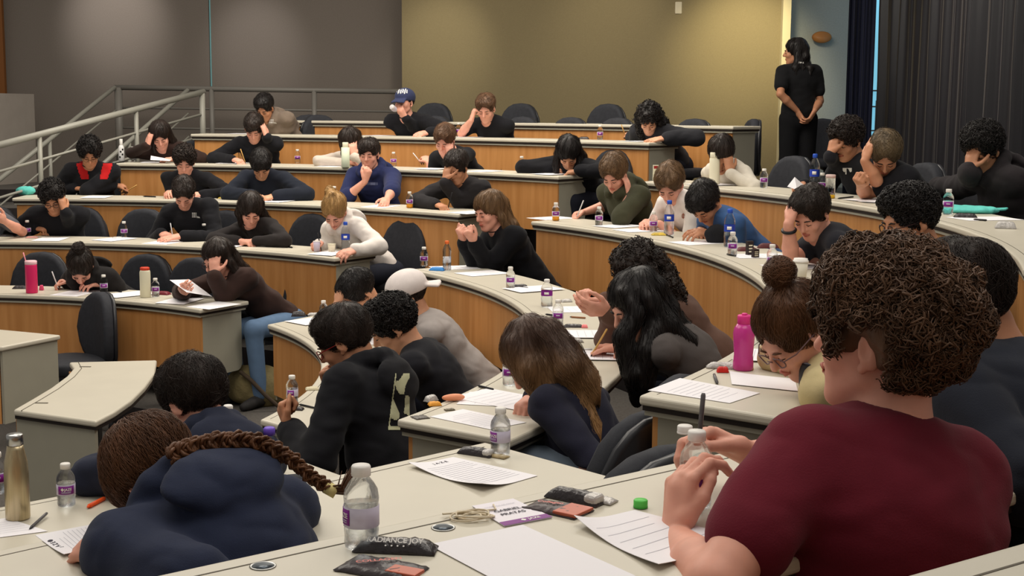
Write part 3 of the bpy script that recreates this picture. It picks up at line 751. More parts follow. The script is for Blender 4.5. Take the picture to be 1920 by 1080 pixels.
    amp = {'curly': .006, 'bigcurly': .013, 'longcurly': .010}.get(hair, .0045)
    Fh.noise(amp, {'curly': 130, 'bigcurly': 95, 'longcurly': 90}.get(hair, 75), hash(pid) % 1000 if isinstance(pid, int) else 3, 2, (1, 1, 1) if 'curly' in hair else (1, 1, .5))
    if 'curly' not in hair: Fh.noise(.004 if hair != 'long' else .003, 38, pid+50, 2, (1, 1, .45))
    cuts() if cropped else None
    if hair == 'floppy' or (extra and extra.get('fringe')): Fh.ell(T(.012, .076, .066), (.056, .026, .026), Rh, .018); Fh.ell(T(.03, .08, .048), (.026, .018, .020), Rh, .012)
    if hair == 'bun': Fh.ell(T(0, -.075, .155), (.043, .04, .036), Rh, .006); Fh.noise(.002, 80, pid, 2)
    HV, HQ = biggest(*Fh.mesh())
    rs = np.random.default_rng(pid)
    if st is None: st = int(min(5200, 26000/d**1.55)) if hair != 'buzz' else 0
    crown = T(0, -.07, .12)
    def flow(p):
        v = p-crown; v = v-0; g = np.array([0, 0, -.6]) if hair in ('long', 'longcurly') else Rh@np.array([0, .1, -.3])
        return nrm(v)*.9+g
    if len(HQ):
        curly = 'curly' in hair
        def keep(p):
            q_ = Rh.T@(p-Hc); return not (hair == 'bigcurly' and abs(q_[0]) > .05 and q_[1] > -.038 and (q_[2] < -.012 or (q_[1] < .034 and q_[2] < .038)))
        sv, sf = strands(HV, HQ, st, (.040 if curly else .05 if hair not in ('long',) else .10), (.0013 if d < 5 else .0022 if d < 9 else .003)*(2.0 if curly else .8), flow, rs, 7 if curly else 5, 1.2 if curly else (.5 if hair in ('short', 'floppy', 'quiff') else .22),   .008*cen if curly else .0045, .0062 if curly else 0, keep)
        nV = len(HV); allV = np.concatenate([HV, np.array(sv)]) if len(sv) else HV; allF = [tuple(q) for q in HQ.tolist()]+[tuple(i+nV for i in f_) for f_ in sf]
        ho = link('hair', allV, np.array(allF), hair_m(hc), body, True)
        if extra and extra.get('grad'):
            ho.data.materials.clear(); ho.data.materials.append(extra['grad'])
    # brows, eyes, lips
    for sx in (-1, 1):
        MB().tube([T(sx*.014, .094, .018), T(sx*.03, .0955, .024), T(sx*.044, .086, .02)], [.0028, .0035, .0018], 5).obj('eyebrow', hair_m('dark' if hc in ('blond', 'lbrown', 'olive') else hc), body, True)
        MB().tube([T(sx*.017, .0905, -.002), T(sx*.03, .0955, -.0035), T(sx*.043, .087, -.001)], [.0012, .0022, .0012], 5).obj('eyelashes', hair_m('black'), body, True)
    if near or d < 10:
        mb = MB(); mb.tube([T(-.022, .0925, -.058), T(-.008, .1005, -.0545), T(.008, .1005, -.0545), T(.022, .0925, -.058)], [.0015, .004, .004, .0015], 6); mb.tube([T(-.02, .093, -.061), T(0, .0985, -.0665), T(.02, .093, -.061)], [.0015, .005, .0015], 6)
        mb.obj('lips', mat('lips_'+skin, tuple(int(v*f_) for v, f_ in zip(SKIN[skin], (.88, .72, .72))), .45), body, True)
    # ---- top
    bk = bulk; Fs = Field(np.min([N, hip, *sh.values(), *(a[0] for a in arms.values()), *(a[1] for a in arms.values())], 0)-.2, np.max([N, hip, *sh.values(), *(a[0] for a in arms.values()), *(a[1] for a in arms.values())], 0)+.2, max(h, .007) if near else .0095)
    Rt = np.array([lat, fr, spine]).T
    cw = (.150 if fem else .172)+bk; cdp = (.098 if fem else .108)+bk
    Fs.ell(chest-spine*.02, (cw, cdp, .15), Rt, .03); Fs.ell(.5*chest+.5*hip, (cw*.88, cdp*.98, .17), Rt, .05); Fs.ell(hip+spine*.06, (cw*.96, cdp*1.02, .13), Rt, .05)
    Fs.cap(SC+spine*(shup*.7-.01)+lat*(shw-.03), SC+spine*(shup*.7-.01)-lat*(shw-.03), .056+bk*.6, None, .04); Fs.cap(N-spine*.02, N-spine*.07, .058, .08, .045)
    for side in (1, -1): Fs.cap(N+spine*.005+lat*side*.035, sh[side]+spine*.005, .032, .045, .045)
    if curve_back: Fs.ell(chest-fr*.035+spine*.03, (cw*.85, .075, .13), Rt, .05)
    for side, (E_, W_, hd, pn, pose) in arms.items():
        r1, r2, r3 = .060+bk*.6, .050+bk*.7, .038+bk*.7
        if sleeve == 'long':
            Fs.cap(sh[side], E_, r1, r2, .03); Fs.cap(E_, W_-(W_-E_)*.03, r2, r3, .02); Fs.cap(W_-(W_-E_)*.12, W_-(W_-E_)*.05, r3+.004, r3+.001, .004)
        elif sleeve == 'rolled':
            m_ = E_+(W_-E_)*.22; Fs.cap(sh[side], E_, r1, r2, .03); Fs.cap(E_, m_, r2+.003, r2, .02)
        else:
            m_ = sh[side]+(E_-sh[side])*.62; Fs.cap(sh[side], m_, .058+bk*.35, .057+bk*.3, .03)
    if hood:
        for q in np.linspace(-1, 1, 9): pass
        pr = None
        for q in np.linspace(-2.5, 2.5, 13):
            p = N-spine*.012+lat*math.sin(q)*-(.082+bk*.5)+fr*(-math.cos(q))*(.082+bk*.5)+(spine*(.012+bk*.5+.024*math.cos(q))); 
            if pr is not None: Fs.cap(pr, p, .031+bk*.25, .031+bk*.25, .010)
            pr = p
        Fs.ell(N-spine*.065-fr*(.102+bk), (.120+bk*.5, .036+bk*.2, .090), Rt, .025)
    Fs.noise(.005, 22, pid, 2); Fs.noise(.0050 if sleeve == 'long' else .0032, 26, pid+7, 2, (1, 1, 1.7), True)
    for side, (E_, W_, hd, pn, pose) in arms.items():
        if sleeve == 'long': Fs.cap(sh[side], E_, .052, .048, .004); Fs.cap(E_, W_-(W_-E_)*.04, .049, .033, .004)
    if extra and extra.get('hem'): Fs.ell(hip-spine*(.24-extra['hem']), (.36, .36, .22), Rt, .01, 's')
    # open the collar round the neck
    Fs.cap(N+spine*.03, nk+(nk-N)*.2, .054, .07, .012, 's')
    SV, SQ = Fs.mesh(); so = link('sweater' if sleeve != 'short' else 'shirt', SV, SQ, cloth_m(top), body, True)
    # collar ring
    mb = MB(); ax = nrm(nk-N); A = frame(ax); cc = N+spine*.012; rr_ = .066 if not fem else .06
    mb.tube([cc+rr_*(A[:, 0]*math.cos(q)+A[:, 1]*math.sin(q)) for q in np.linspace(0, 2*PI, 22)], .006 if not hood else .012, 6, False); mb.obj('collar', cloth_m(top), body, True)
    # ---- trousers and shoes
    Fl = None
    if seated:
        kn = {q: hip+bf*.42+lat*q*.13+np.array([0, 0, .0]) for q in (1, -1)}; an = {q: kn[q]-bf*.05+np.array([0, 0, floor+.09-kn[q][2]]) for q in (1, -1)}
    else:
        kn = {q: hip+lat*q*.09-np.array([0, 0, .40]) for q in (1, -1)}; an = {q: kn[q]-np.array([0, 0, kn[q][2]-floor-.08]) for q in (1, -1)}
    Fl = Field(np.min([hip, *kn.values(), *an.values()], 0)-.26, np.max([hip, *kn.values(), *an.values()], 0)+.26, .014 if d > 5 else .011)
    Fl.ell(hip-spine*.02, (.165, .12, .11), Rt, .03)
    for q in (1, -1): k_ = 0 if seated else .022; Fl.cap(hip+lat*q*.085, kn[q], .088+k_*.8, .064+k_, .03); Fl.cap(kn[q], an[q], .062+k_, .05+k_, .02)
    LV, LQ = Fl.mesh(); link('trousers', LV, LQ, cloth_m(legs, 0), body, True)
    mb = MB()
    for q in (1, -1):
        a = an[q]-np.array([0, 0, .05]); mb.tube([a-bf*.05, a+bf*.02+np.array([0, 0, .012]), a+bf*.12-np.array([0, 0, .008]), a+bf*.17-np.array([0, 0, .012])], [.036, .042, .036, .022], 10)
    mb.obj('shoes', mat('shoe_dark', (50, 48, 48), .7), body, True)
    if glasses:
        mb = MB()
        for sx in (-1, 1):
            mb.tube([T(sx*.031+.0215*math.cos(q), .106-.006*abs(math.cos(q)), -.002+.018*math.sin(q)) for q in np.linspace(0, 2*PI, 17)], .0021, 5, False)
            mb.tube([T(sx*.052, .101, .004), T(sx*.078, .07, .006), T(sx*.082, -.005, .004)], .002, 5)
        mb.tube([T(-.010, .108, .0), T(0, .111, .003), T(.010, .108, .0)], .002, 5); mb.obj('glasses', mat('frame_%d_%d_%d' % glasses, glasses, .35), body, True)
    if cap:
        Fc = Field(Hc-.22, Hc+.22, max(h*.8, .005)); Fc.ell(T(0, -.018, .05), (.096, .112, .088), Rh, .004)
        Fc.ell(T(0, -.0, -.085), (.2, .2, .11), Rh, .004, 's')
        sg = -1 if extra and extra.get('rev') else 1
        for q in np.linspace(-.065, .065, 9): Fc.cap(T(q*.8, sg*.075-(.02 if sg < 0 else 0), .03), T(q*.95, sg*(.168-abs(q)**2*6)-(.02 if sg < 0 else 0), .006-abs(q)*.12), .008, .008, .012)
        CV, CQ = Fc.mesh(); link('cap', CV, CQ, cloth_m(cap), body, True)
    PEOPLE[pid] = dict(Hc=Hc, Rh=Rh, N=N, hip=hip, arms=arms, tips=tips, lat=lat, fr=fr, spine=spine, obj=body, bf=bf, d=d, chest=chest, cdp=cdp, sh=sh, z=z, SC=SC)
    tag(body, label, 'person', group)
    return body

# ------------------------------------------------------------------ the people (L/R are the person's own hands; image coordinates of the photo frame give where each one sits)
BLK = (26, 26, 30); NVY = (30, 34, 56)
ONLY = None
def P(pid, *a, **k):
    if ONLY is None or pid in ONLY: person(pid, *a, **k)
B1, C1, D1, E1, F1 = (('B', 1), ('C', 1), ('D', 1), ('E', 1), ('F', 1)); C2, D2, E2, F2 = (('C', 2), ('D', 2), ('E', 2), ('F', 2))
P(1, 'person in taupe hoodie bent over highest occupied desk, left of navy cap', B1, (496, 202), pitch=38, dx=.18, hair='short', hc='black', skin='tan', top=(122, 108, 96), hood=True, bulk=.02, R=dict(at=(500, 243)), L=dict(at=(553, 243)))
P(2, 'person in navy baseball cap drinking from small bottle in back row', B1, (758, 192), pitch=0, az=22, hair='short', hc='black', skin='pink', top=BLK, cap=(52, 58, 88), R=dict(at=(752, 208), m='air', off=-.12, pose='grip', el=(775, 243), dir=(-.5, -.2, .75)), L=dict(at=(790, 250)), bulk=.015)
P(3, 'person in black t-shirt leaning forehead on fist, back row centre', B1, (911, 203), pitch=32, az=12, hair='short', hc='brown', skin='pink', top=BLK, sleeve='short', R=dict(at=(889, 209), m='head', el=(868, 247), pose='fist'), L=dict(at=(902, 246), el=(958, 238)), bulk=.01)
P(4, 'person with long curly black hair writing in back row, orange bottle in front', B1, (1217, 222), pitch=50, az=10, dx=-.05, fem=True, hair='longcurly', hc='black', skin='mid', top=(40, 40, 44), R=dict(at=(1182, 255), pose='pen'), L=dict(at=(1208, 260), pose='flat', el=(1262, 290)), bulk=.03, extra=dict(len=.22, side=(1, 1)))
P(6, 'person with long dark hair in off-shoulder brown top, hand at temple', C1, (301, 254), pitch=38, az=-12, roll=-8, dx=.1, fem=True, hair='long', hc='dark', skin='pink', top=(50, 36, 32), R=dict(at=(281, 257), m='head', el=(272, 292)), L=dict(at=(314, 300)), extra=dict(len=.24), sleeve='long')
P(7, 'person in black sweater with hand in hair and pencil in other hand', C1, (476, 240), pitch=42, az=-5, dx=.0, hair='floppy', hc='dark', skin='pink', top=BLK, R=dict(at=(414, 302), pose='pen'), L=dict(at=(495, 241), m='head', el=(520, 288)), bulk=.01)
P(8, 'person in cream hoodie with long dark hair behind pale green flask', C1, (656, 268), pitch=40, az=15, fem=True, hair='long', hc='dark', skin='pink', top=(196, 184, 172), hood=True, R=dict(at=(636, 306), el=(610, 300)), L=dict(at=(662, 276), m='head', el=(680, 305)), extra=dict(len=.2))
P(9, 'person in black t-shirt resting mouth on hand with wooden bracelet', C1, (834, 262), pitch=35, az=18, roll=6, dx=.12, hair='short', hc='brown', skin='pink', top=BLK, sleeve='short', R=dict(at=(795, 305), pose='pen'), L=dict(at=(843, 279), m='head', el=(826, 312)))
P(10, 'person with black hair hanging forward behind tall grey flask', C1, (1066, 286), pitch=58, az=5, dx=-.08, fem=True, hair='long', hc='black', skin='mid', top=(22, 22, 26), hood=False, R=dict(at=(1021, 318), pose='pen'), L=dict(at=(1040, 323), el=(1100, 345)), extra=dict(len=.2, side=(2, 2)), bulk=.02)
P(11, 'person with glasses in black sweater with red shoulder panels', D1, (168, 287), pitch=34, az=-18, hair='curly', hc='black', skin='tan', glasses=(120, 90, 60), top=BLK, R=dict(at=(150, 357)), L=dict(at=(214, 357), el=(165, 352), pose='pen'), bulk=.015, vol=1.0)
P(12, 'person with wavy brown hair in black top behind bent-over neighbour', D1, (346, 302), pitch=30, az=-10, hair='curly', hc='dark', skin='pink', top=BLK, R=dict(at=(322, 364)), L=dict(at=(372, 366)), vol=.8)
P(13, 'person in dark navy zip fleece with black hair, looking straight down', D1, (490, 308), pitch=52, az=-8, hair='floppy', hc='black', skin='mid', top=(30, 34, 44), R=dict(at=(464, 371)), L=dict(at=(492, 373)), bulk=.025)
P(14, 'person in navy hoodie thinking with hand over mouth', D1, (692, 289), pitch=12, az=8, hair='floppy', hc='dark', skin='pink', top=(38, 44, 80), hood=True, sleeve='rolled', R=dict(at=(689, 322), m='air', off=-.14, pose='fist', el=(652, 368), dir=(.25, -.1, .9)), L=dict(at=(722, 380)), bulk=.025)
P(15, 'person in black jacket leaning forehead on hand, yellow juice at side', D1, (856, 314), pitch=30, az=22, hair='short', hc='dark', skin='tan', top=(38, 36, 38), R=dict(at=(806, 386), pose='pen'), L=dict(at=(838, 322), m='head', el=(862, 378)), bulk=.015)
P(16, 'person with glasses in black zip top holding head, far left', E1, (99, 370), pitch=38, az=-12, roll=-6, hair='curly', hc='black', skin='tan', glasses=(60, 50, 46), top=BLK, R=dict(at=(74, 434), pose='fist'), L=dict(at=(117, 378), m='head', el=(138, 428)), bulk=.012, vol=.85)
P(17, 'person in black crewneck with small white chest logo, writing', E1, (345, 362), pitch=50, az=-6, dx=.1, hair='short', hc='dark', skin='pink', top=BLK, R=dict(at=(296, 442), pose='pen'), L=dict(at=(330, 446), pose='flat'), bulk=.02)
P(18, 'person with long dark hair, tan top under black cardigan', E1, (470, 394), pitch=38, az=-16, dx=.12, fem=True, hair='long', hc='dark', skin='pink', top=(40, 36, 36), R=dict(at=(440, 455)), L=dict(at=(466, 455)), extra=dict(len=.2))
P(19, 'person with blonde ponytail in white hoodie writing', E1, (628, 396), pitch=48, az=10, dx=.12, fem=True, hair='pony', hc='blond', skin='pink', top=(214, 206, 200), hood=True, R=dict(at=(590, 461), pose='pen'), L=dict(at=(664, 473)), bulk=.015, extra=dict(fall=[[(0, -.05, .125, .03), (.03, -.09, .12, .032), (.05, -.1, .04, .034), (.055, -.08, -.05, .028), (.055, -.06, -.12, .012)]]))
P(20, 'person in black hoodie with head almost on lowest left desk', F1, (152, 500), pitch=62, az=-10, fem=True, hair='bun', hc='dark', skin='pink', top=(30, 27, 27), R=dict(at=(130, 530), pose='pen'), L=dict(at=(176, 535)), bulk=.03, hood=True, dx=.1)
P(21, 'person with glasses and long dark hair in brown sweater holding sheet', F1, (408, 484), pitch=30, az=40, dx=.15, fem=True, hair='long', hc='dark', skin='pink', glasses=(70, 50, 45), top=(58, 42, 38), R=dict(at=(350, 543), m='air', off=-.2, pose='grip'), L=dict(at=(402, 494), m='head', el=(418, 550)), legs=(96, 120, 150), extra=dict(len=.28), bulk=.02)
P(22, 'person in off-white knit top with hair tied back behind cream bottle', C2, (1352, 290), pitch=52, az=10, fem=True, hair='pony', hc='dark', skin='tan', top=(206, 198, 184), R=dict(at=(1322, 320), el=(1300, 325), pose='relax'), L=dict(at=(1366, 302), m='head', el=(1385, 335)), extra=dict(fall=[[(0, -.1, .06, .03), (-.04, -.13, .0, .03), (-.06, -.14, -.09, .022), (-.07, -.14, -.16, .01)]]), d=9.8)
P(23, 'person in black sweater covering brow with fist, large blue-capped bottle in front', C2, (1588, 262), pitch=28, az=48, roll=4, hair='curly', hc='dark', skin='tan', top=(30, 30, 34), L=dict(at=(1563, 268), m='head', el=(1566, 330), pose='fist'), R=dict(at=(1482, 348), pose='fist'), vol=.8, d=8.4, bulk=.01)
P(24, 'person in black t-shirt hiding face in forearm, light brown hair', C2, (1660, 288), pitch=50, az=14, hair='short', hc='olive', skin='tan', top=(24, 24, 28), sleeve='short', R=dict(at=(1631, 276), m='head', el=(1652, 368)), L=dict(at=(1624, 338), m='air', off=-.22, el=(1608, 372), pose='fist'), d=7.6)
P(25, 'person in charcoal hoodie with curly hair, palm over eyes at far right', C2, (1843, 280), pitch=28, az=48, hair='curly', hc='black', skin='tan', top=(42, 38, 40), hood=True, L=dict(at=(1822, 296), m='head', el=(1850, 352)), R=dict(at=(1722, 356), pose='pen'), d=-7.15, bulk=.03)
P(26, 'person in dark green hoodie with tousled blond hair, cheek on palm', D2, (1152, 325), pitch=40, az=28, hair='quiff', hc='lbrown', skin='pink', top=(62, 62, 46), hood=True, sleeve='rolled', L=dict(at=(1176, 344), m='head', el=(1164, 408)), R=dict(at=(1080, 398), pose='pen', el=(1120, 395)), d=9.0, bulk=.02, vol=1.15)
P(27, 'person in white t-shirt with wavy light brown hair reading down', D2, (1256, 344), pitch=48, az=22, dx=.1, hair='quiff', hc='lbrown', skin='pink', top=(226, 218, 212), sleeve='short', R=dict(at=(1192, 420)), L=dict(at=(1216, 420)), d=8.3, vol=1.15)
P(28, 'person in blue t-shirt with black hair bent low over paper', D2, (1322, 380), pitch=55, az=40, dx=.05, hair='floppy', hc='black', skin='tan', top=(54, 84, 128), sleeve='short', R=dict(at=(1288, 432)), L=dict(at=(1310, 440)), d=7.7)
P(29, 'person in black t-shirt and dark watch with palm pressed on head', D2, (1521, 400), pitch=35, az=42, hair='short', hc='dark', skin='pink', top=(34, 34, 40), sleeve='short', R=dict(at=(1489, 389), m='head', el=(1483, 484)), L=dict(at=(1494, 480), el=(1560, 475)), d=6.3, dx=.1)
P(30, 'person with short curly black hair and glasses behind foreground curly head', D2, (1706, 414), pitch=18, az=75, hair='curly', hc='black', skin='tan', glasses=(50, 30, 30), top=BLK, d=5.9, vol=.5)
P(31, 'person with brown hair bun and pale yellow top bending over papers', D2, (1488, 622), pitch=45, az=62, fem=True, hair='bun', hc='auburn', skin='pink', glasses=(120, 90, 90), top=(206, 188, 142), R=dict(at=(1484, 698), pose='relax'), L=dict(at=(1560, 690)), d=-3.55, dx=.12, vol=.9)
P(33, 'person in black sweater with wavy brown hair, hands clasped at chin', E2, (918, 396), pitch=18, az=50, fem=True, hair='long', hc='lbrown', skin='pink', top=(20, 20, 24), R=dict(at=(876, 434), m='air', off=-.1, el=(880, 495), pose='fist'), L=dict(at=(892, 436), m='air', off=-.2, el=(900, 500), pose='fist'), d=8.0, dx=.1, bulk=.02, extra=dict(len=.16))
P(34, 'person with curly dark hair and glasses in brown jacket, hands joined over desk', E2, (1193, 512), pitch=30, az=68, fem=True, hair='longcurly', hc='dark', skin='pink', glasses=(70, 40, 34), top=(96, 72, 62), R=dict(at=(1103, 566), m='air', off=-.1, pose='fist', dir=(-.9, -.2, .0), el=(1160, 610)), L=dict(at=(1114, 580), m='air', off=-.3, pose='relax', dir=(-.9, -.3, .1), el=(1165, 625)), d=-5.75, dx=.16, extra=dict(len=.36), bulk=.01)
P(35, 'person with very long straight black hair in grey ribbed top, writing', E2, (1195, 572), pitch=30, az=70, fem=True, hair='long', hc='black', skin='pink', top=(84, 78, 76), R=dict(at=(1150, 650), pose='pen'), L=dict(at=(1165, 658), pose='relax'), d=-5.0, dx=.16, legs=(130, 144, 160), extra=dict(len=.46, side=(1, 1), fall=[[(-.05, .04, .09, .03), (-.085, .045, .0, .034), ('p', 1168, 632, -.12, .034), ('p', 1186, 700, -.14, .04), ('p', 1196, 752, -.10, .02)], [(-.08, -.02, .03, .04), (-.09, -.01, -.06, .042), ('p', 1215, 660, -.14, .045), ('p', 1208, 720, -.14, .035)]]))
P(37, 'person in white t-shirt gripping hair with one hand beside white cap', F2, (672, 548), pitch=48, az=48, hair='short', hc='black', skin='mid', top=(222, 212, 200), sleeve='short', R=dict(at=(641, 543), m='head', el=(668, 606)), L=dict(at=(650, 598), pose='relax'), d=7.5, dx=.2)
P(38, 'person in grey sweater and white cap face down on desk', F2, (762, 556), pitch=22, az=75, hair='short', hc='dark', skin='mid', top=(158, 150, 146), cap=(228, 218, 214), extra=dict(rev=True), R=dict(at=(712, 612)), L=dict(at=(735, 622)), d=6.75, dx=.1)
P(39, 'person in black sweatshirt with short curly black hair leaning over desk', F2, (737, 612), pitch=35, az=78, hair='curly', hc='black', skin='mid', top=(28, 28, 33), R=dict(at=(655, 668)), L=dict(at=(668, 680)), d=5.95, vol=.75, dx=.05, bulk=.01)
P(36, 'person with brown to blonde long straight hair in navy top and jeans, writing', E2, (1004, 672), pitch=48, az=100, fem=True, hair='long', hc='brown', skin='pink', top=(36, 36, 50), legs=(130, 144, 160), R=dict(at=(952, 746), pose='pen'), L=dict(at=(1085, 925), m='air', off=-.12, el=(1100, 830), pose='relax', dir=(-.1, 0, -1)), d=-4.4, hips=(.285, 4.27, 1.09), extra=dict(len=.40, hem=.085, side=(1, 1), fall=[[(-.06, .0, .08, .04), (-.09, .03, -.01, .045), (-.09, .06, -.09, .02)], [(-.02, -.1, .03, .05), ('p', 1070, 690, -.12, .05), ('p', 1118, 735, -.12, .04), ('p', 1150, 772, -.1, .018)]]))
P(40, 'person with red-framed glasses in black hoodie with pale print on its back', F2, (646, 640), pitch=30, az=98, hair='short', hc='dark', skin='tan', glasses=(130, 22, 24), top=(24, 24, 28), hood=True, L=dict(at=(530, 768), m='air', off=-.12, pose='fist', el=(600, 850), dir=(-.3, .2, .8)), R=dict(at=(614, 700), m='air', off=.1, pose='fist', dir=(-.2, 0, .9)), d=-4.95, hips=(-.42, 4.75, .80), bulk=.025, vol=1.15)
P(41, 'person with short black hair in navy hoodie seen from behind beside concave desk', ('F', 3), (362, 752), pitch=28, az=122, hair='short', hc='dark', skin='pink', top=(38, 42, 58), hood=True, L=dict(at=(335, 885), el=(345, 940)), R=dict(at=(345, 880), el=(420, 905)), d=-3.95, hips=(-.76, 3.62, .96), shw=.155, bulk=.014, vol=1.15)
P(42, 'person with long auburn braid in big navy hoodie slumped over near desk', ('E', 3), (298, 898), pitch=68, az=118, fem=True, hair='braid', hc='auburn', skin='pink', top=(38, 44, 64), hood=True, L=dict(at=(250, 1010), el=(330, 1075), pose='relax'), R=dict(at=(215, 958), el=(225, 915), pose='relax'), d=-2.78, hips=(-.24, 2.3, 1.13), bulk=.04, shw=.19)
P(32, 'person in black sweatshirt half hidden behind big curly head at right edge', ('D', 3), (1800, 580), pitch=35, az=110, hair='short', hc='dark', skin='tan', top=(34, 37, 46), d=-2.75, hips=(1.12, 2.35, 1.35), bulk=.03, vol=1.4, L=dict(at=(1905, 800), m='air', off=-.1), R=dict(at=(2050, 800), m='air', off=.1))
P(43, 'person with thick curly brown hair and maroon t-shirt holding a bottle, nearest of all', ('D', 3), (1660, 640), pitch=-3, az=127, hair='bigcurly', hc='brown', skin='pink', top=(104, 30, 44), sleeve='short', L=dict(at=(1277, 915), m='air', off=-.02, pose='grip', el=(1335, 1105), dir=(.12, .25, .9), n=(.75, .45, .1)), R=dict(at=(1335, 822), m='air', off=.16, pose='grip', dir=(-.8, -.1, .35), n=(-.1, -.3, -.6)), d=-2.12, hips=(.535, 1.92, 1.20), bulk=.04, shw=.158, shift=-14, noff=(-.03, 0, 0), shup=0.0, armr=1.15, res=.004, st=9000, vol=1.08)
P(46, 'person in black t-shirt and trousers standing with hands clasped behind back by the column', ('B', 1), (1491, 98), pitch=5, az=100, baz=172, fem=True, hair='long', hc='black', skin='tan', top=(24, 24, 26), sleeve='short', legs=(20, 20, 22), seated=False, d=-13, L=dict(at=(1503, 222), m='air', off=-.18, el=(1467, 180), pose='relax', dir=(.5, 0, -.8)), R=dict(at=(1519, 222), m='air', off=-.22, el=(1533, 180), pose='relax', dir=(-.45, 0, -.8)), group=None, bulk=.032, extra=dict(len=.16))
P(45, 'person cut off by left edge of view, only one arm showing beside fifth desk', E1, (-62, 372), pitch=30, az=10, hair='short', hc='dark', skin='pink', top=(90, 90, 96), sleeve='short', L=dict(at=(-4, 404), m='air', off=-.3, pose='relax', el=(4, 440)), R=dict(at=(-60, 440)))
# ------------------------------------------------------------------ braid, details worn on clothes
from mathutils.bvhtree import BVHTree
def bvh_of(o):
    me = o.data; vs = [tuple(np.array(v.co)+np.array(o.parent['_b'] if o.parent else o['_b'])) for v in me.vertices]; return BVHTree.FromPolygons(vs, [tuple(p.vertices) for p in me.polygons])
def decal(pid, child, name, m, fn, box, n=40, off=.003):
    """a printed patch lying on the surface of a garment; fn(u, v) tells which cells belong to the print"""
    b = PEOPLE[pid]['obj']; ch = [c for c in b.children if c.name.split('.')[0] == child][0]; bv = bvh_of(ch)
    x0, y0, x1, y1 = box; pts = {}; V = []; F_ = []
    for i in range(n+1):
        for j in range(n+1):
            d = Vector(ray(x0+(x1-x0)*i/n, y0+(y1-y0)*j/n)).normalized(); h = bv.ray_cast(Vector(CAM), d)
            if h[0] is not None: pts[i, j] = len(V); V.append(np.array(h[0]-d*off))
    for i in range(n):
        for j in range(n):
            q = [(i, j), (i, j+1), (i+1, j+1), (i+1, j)]
            if all(k in pts for k in q) and fn((i+.5)/n, (j+.5)/n):
                Q = [V[pts[k]] for k in q]
                if max(np.linalg.norm(Q[a]-Q[a-1]) for a in range(4)) < .08: F_.append(tuple(pts[k] for k in q))
    used = sorted({i for f in F_ for i in f}); mp = {a: i for i, a in enumerate(used)}
    if F_: return link(name, [V[i] for i in used], [tuple(mp[i] for i in f) for f in F_], m, b, False)
def have(p): return p in PEOPLE
M_RED = cloth_m((176, 28, 30)); M_WHT = cloth_m((222, 220, 214)); M_CRM = cloth_m((196, 196, 160))
def nz(u, v, s=9, k=0): return math.sin(u*s+k+1.7*math.sin(v*s*.8+k))+math.sin(v*s*1.3-k+1.3*math.sin(u*s*.9))
def logo3(u, v):   # three stacked word lines beside a quarter dome
    if u > .62: return (u-.62)**2+(1-v)**2 < .14 and int(((u-.62)**2+(1-v)**2)**.5*14) % 2 == 0
    return int(v*6) % 2 == 0 and math.sin(u*40) > -.6
if have(11):
    decal(11, 'sweater', 'red_panel', M_RED, lambda u, v: abs(u-.25-.45*v) < .22+.1*math.sin(v*3), (140, 288, 168, 336), 16)
    decal(11, 'sweater', 'red_panel', M_RED, lambda u, v: abs(u-.75+.45*v) < .22+.1*math.sin(v*3), (186, 288, 214, 336), 16)
if have(17): decal(17, 'sweater', 'chest_logo', M_WHT, logo3, (360, 399, 375, 409), 18)
if have(1): decal(1, 'sweater', 'chest_logo', M_WHT, logo3, (505, 224, 519, 232), 18)
if have(14): decal(14, 'sweater', 'chest_lettering', mat('letter_blue', (110, 116, 150), .8), lambda u, v: math.sin(u*60) > -.5, (688, 342, 708, 347), 20)
if have(27): decal(27, 'shirt', 'chest_print', mat('print_brown', (150, 96, 80), .8), lambda u, v: .3 < math.hypot((u-.5)*1.3, v-.5)*2 < .55 or math.hypot((u-.5)*2, v-.5) < .15, (1274, 396, 1288, 414), 14)
if have(23): decal(23, 'sweater', 'chest_logo', M_WHT, lambda u, v: v < .35+.3*math.sin(u*9) or (.3 < u < .45), (1580, 315, 1597, 327), 14)
if have(40): decal(40, 'sweater', 'back_print', M_CRM, lambda u, v: (u > .12+.5*(1-v)*.6) and (nz(u, v, 9) > .15 or u < .17+.3*(1-v) or (v > .93)), (722, 700, 768, 806), 46)
if have(46): decal(46, 'hair', 'neck_mark', M_WHT, lambda u, v: True, (1497, 116, 1507, 119), 6)
if have(2): decal(2, 'cap', 'cap_lettering', M_WHT, lambda u, v: math.sin(u*32+v*4) > -.3 and abs(v-.5-.15*math.sin(u*20)) < .38, (744, 166, 764, 176), 24)
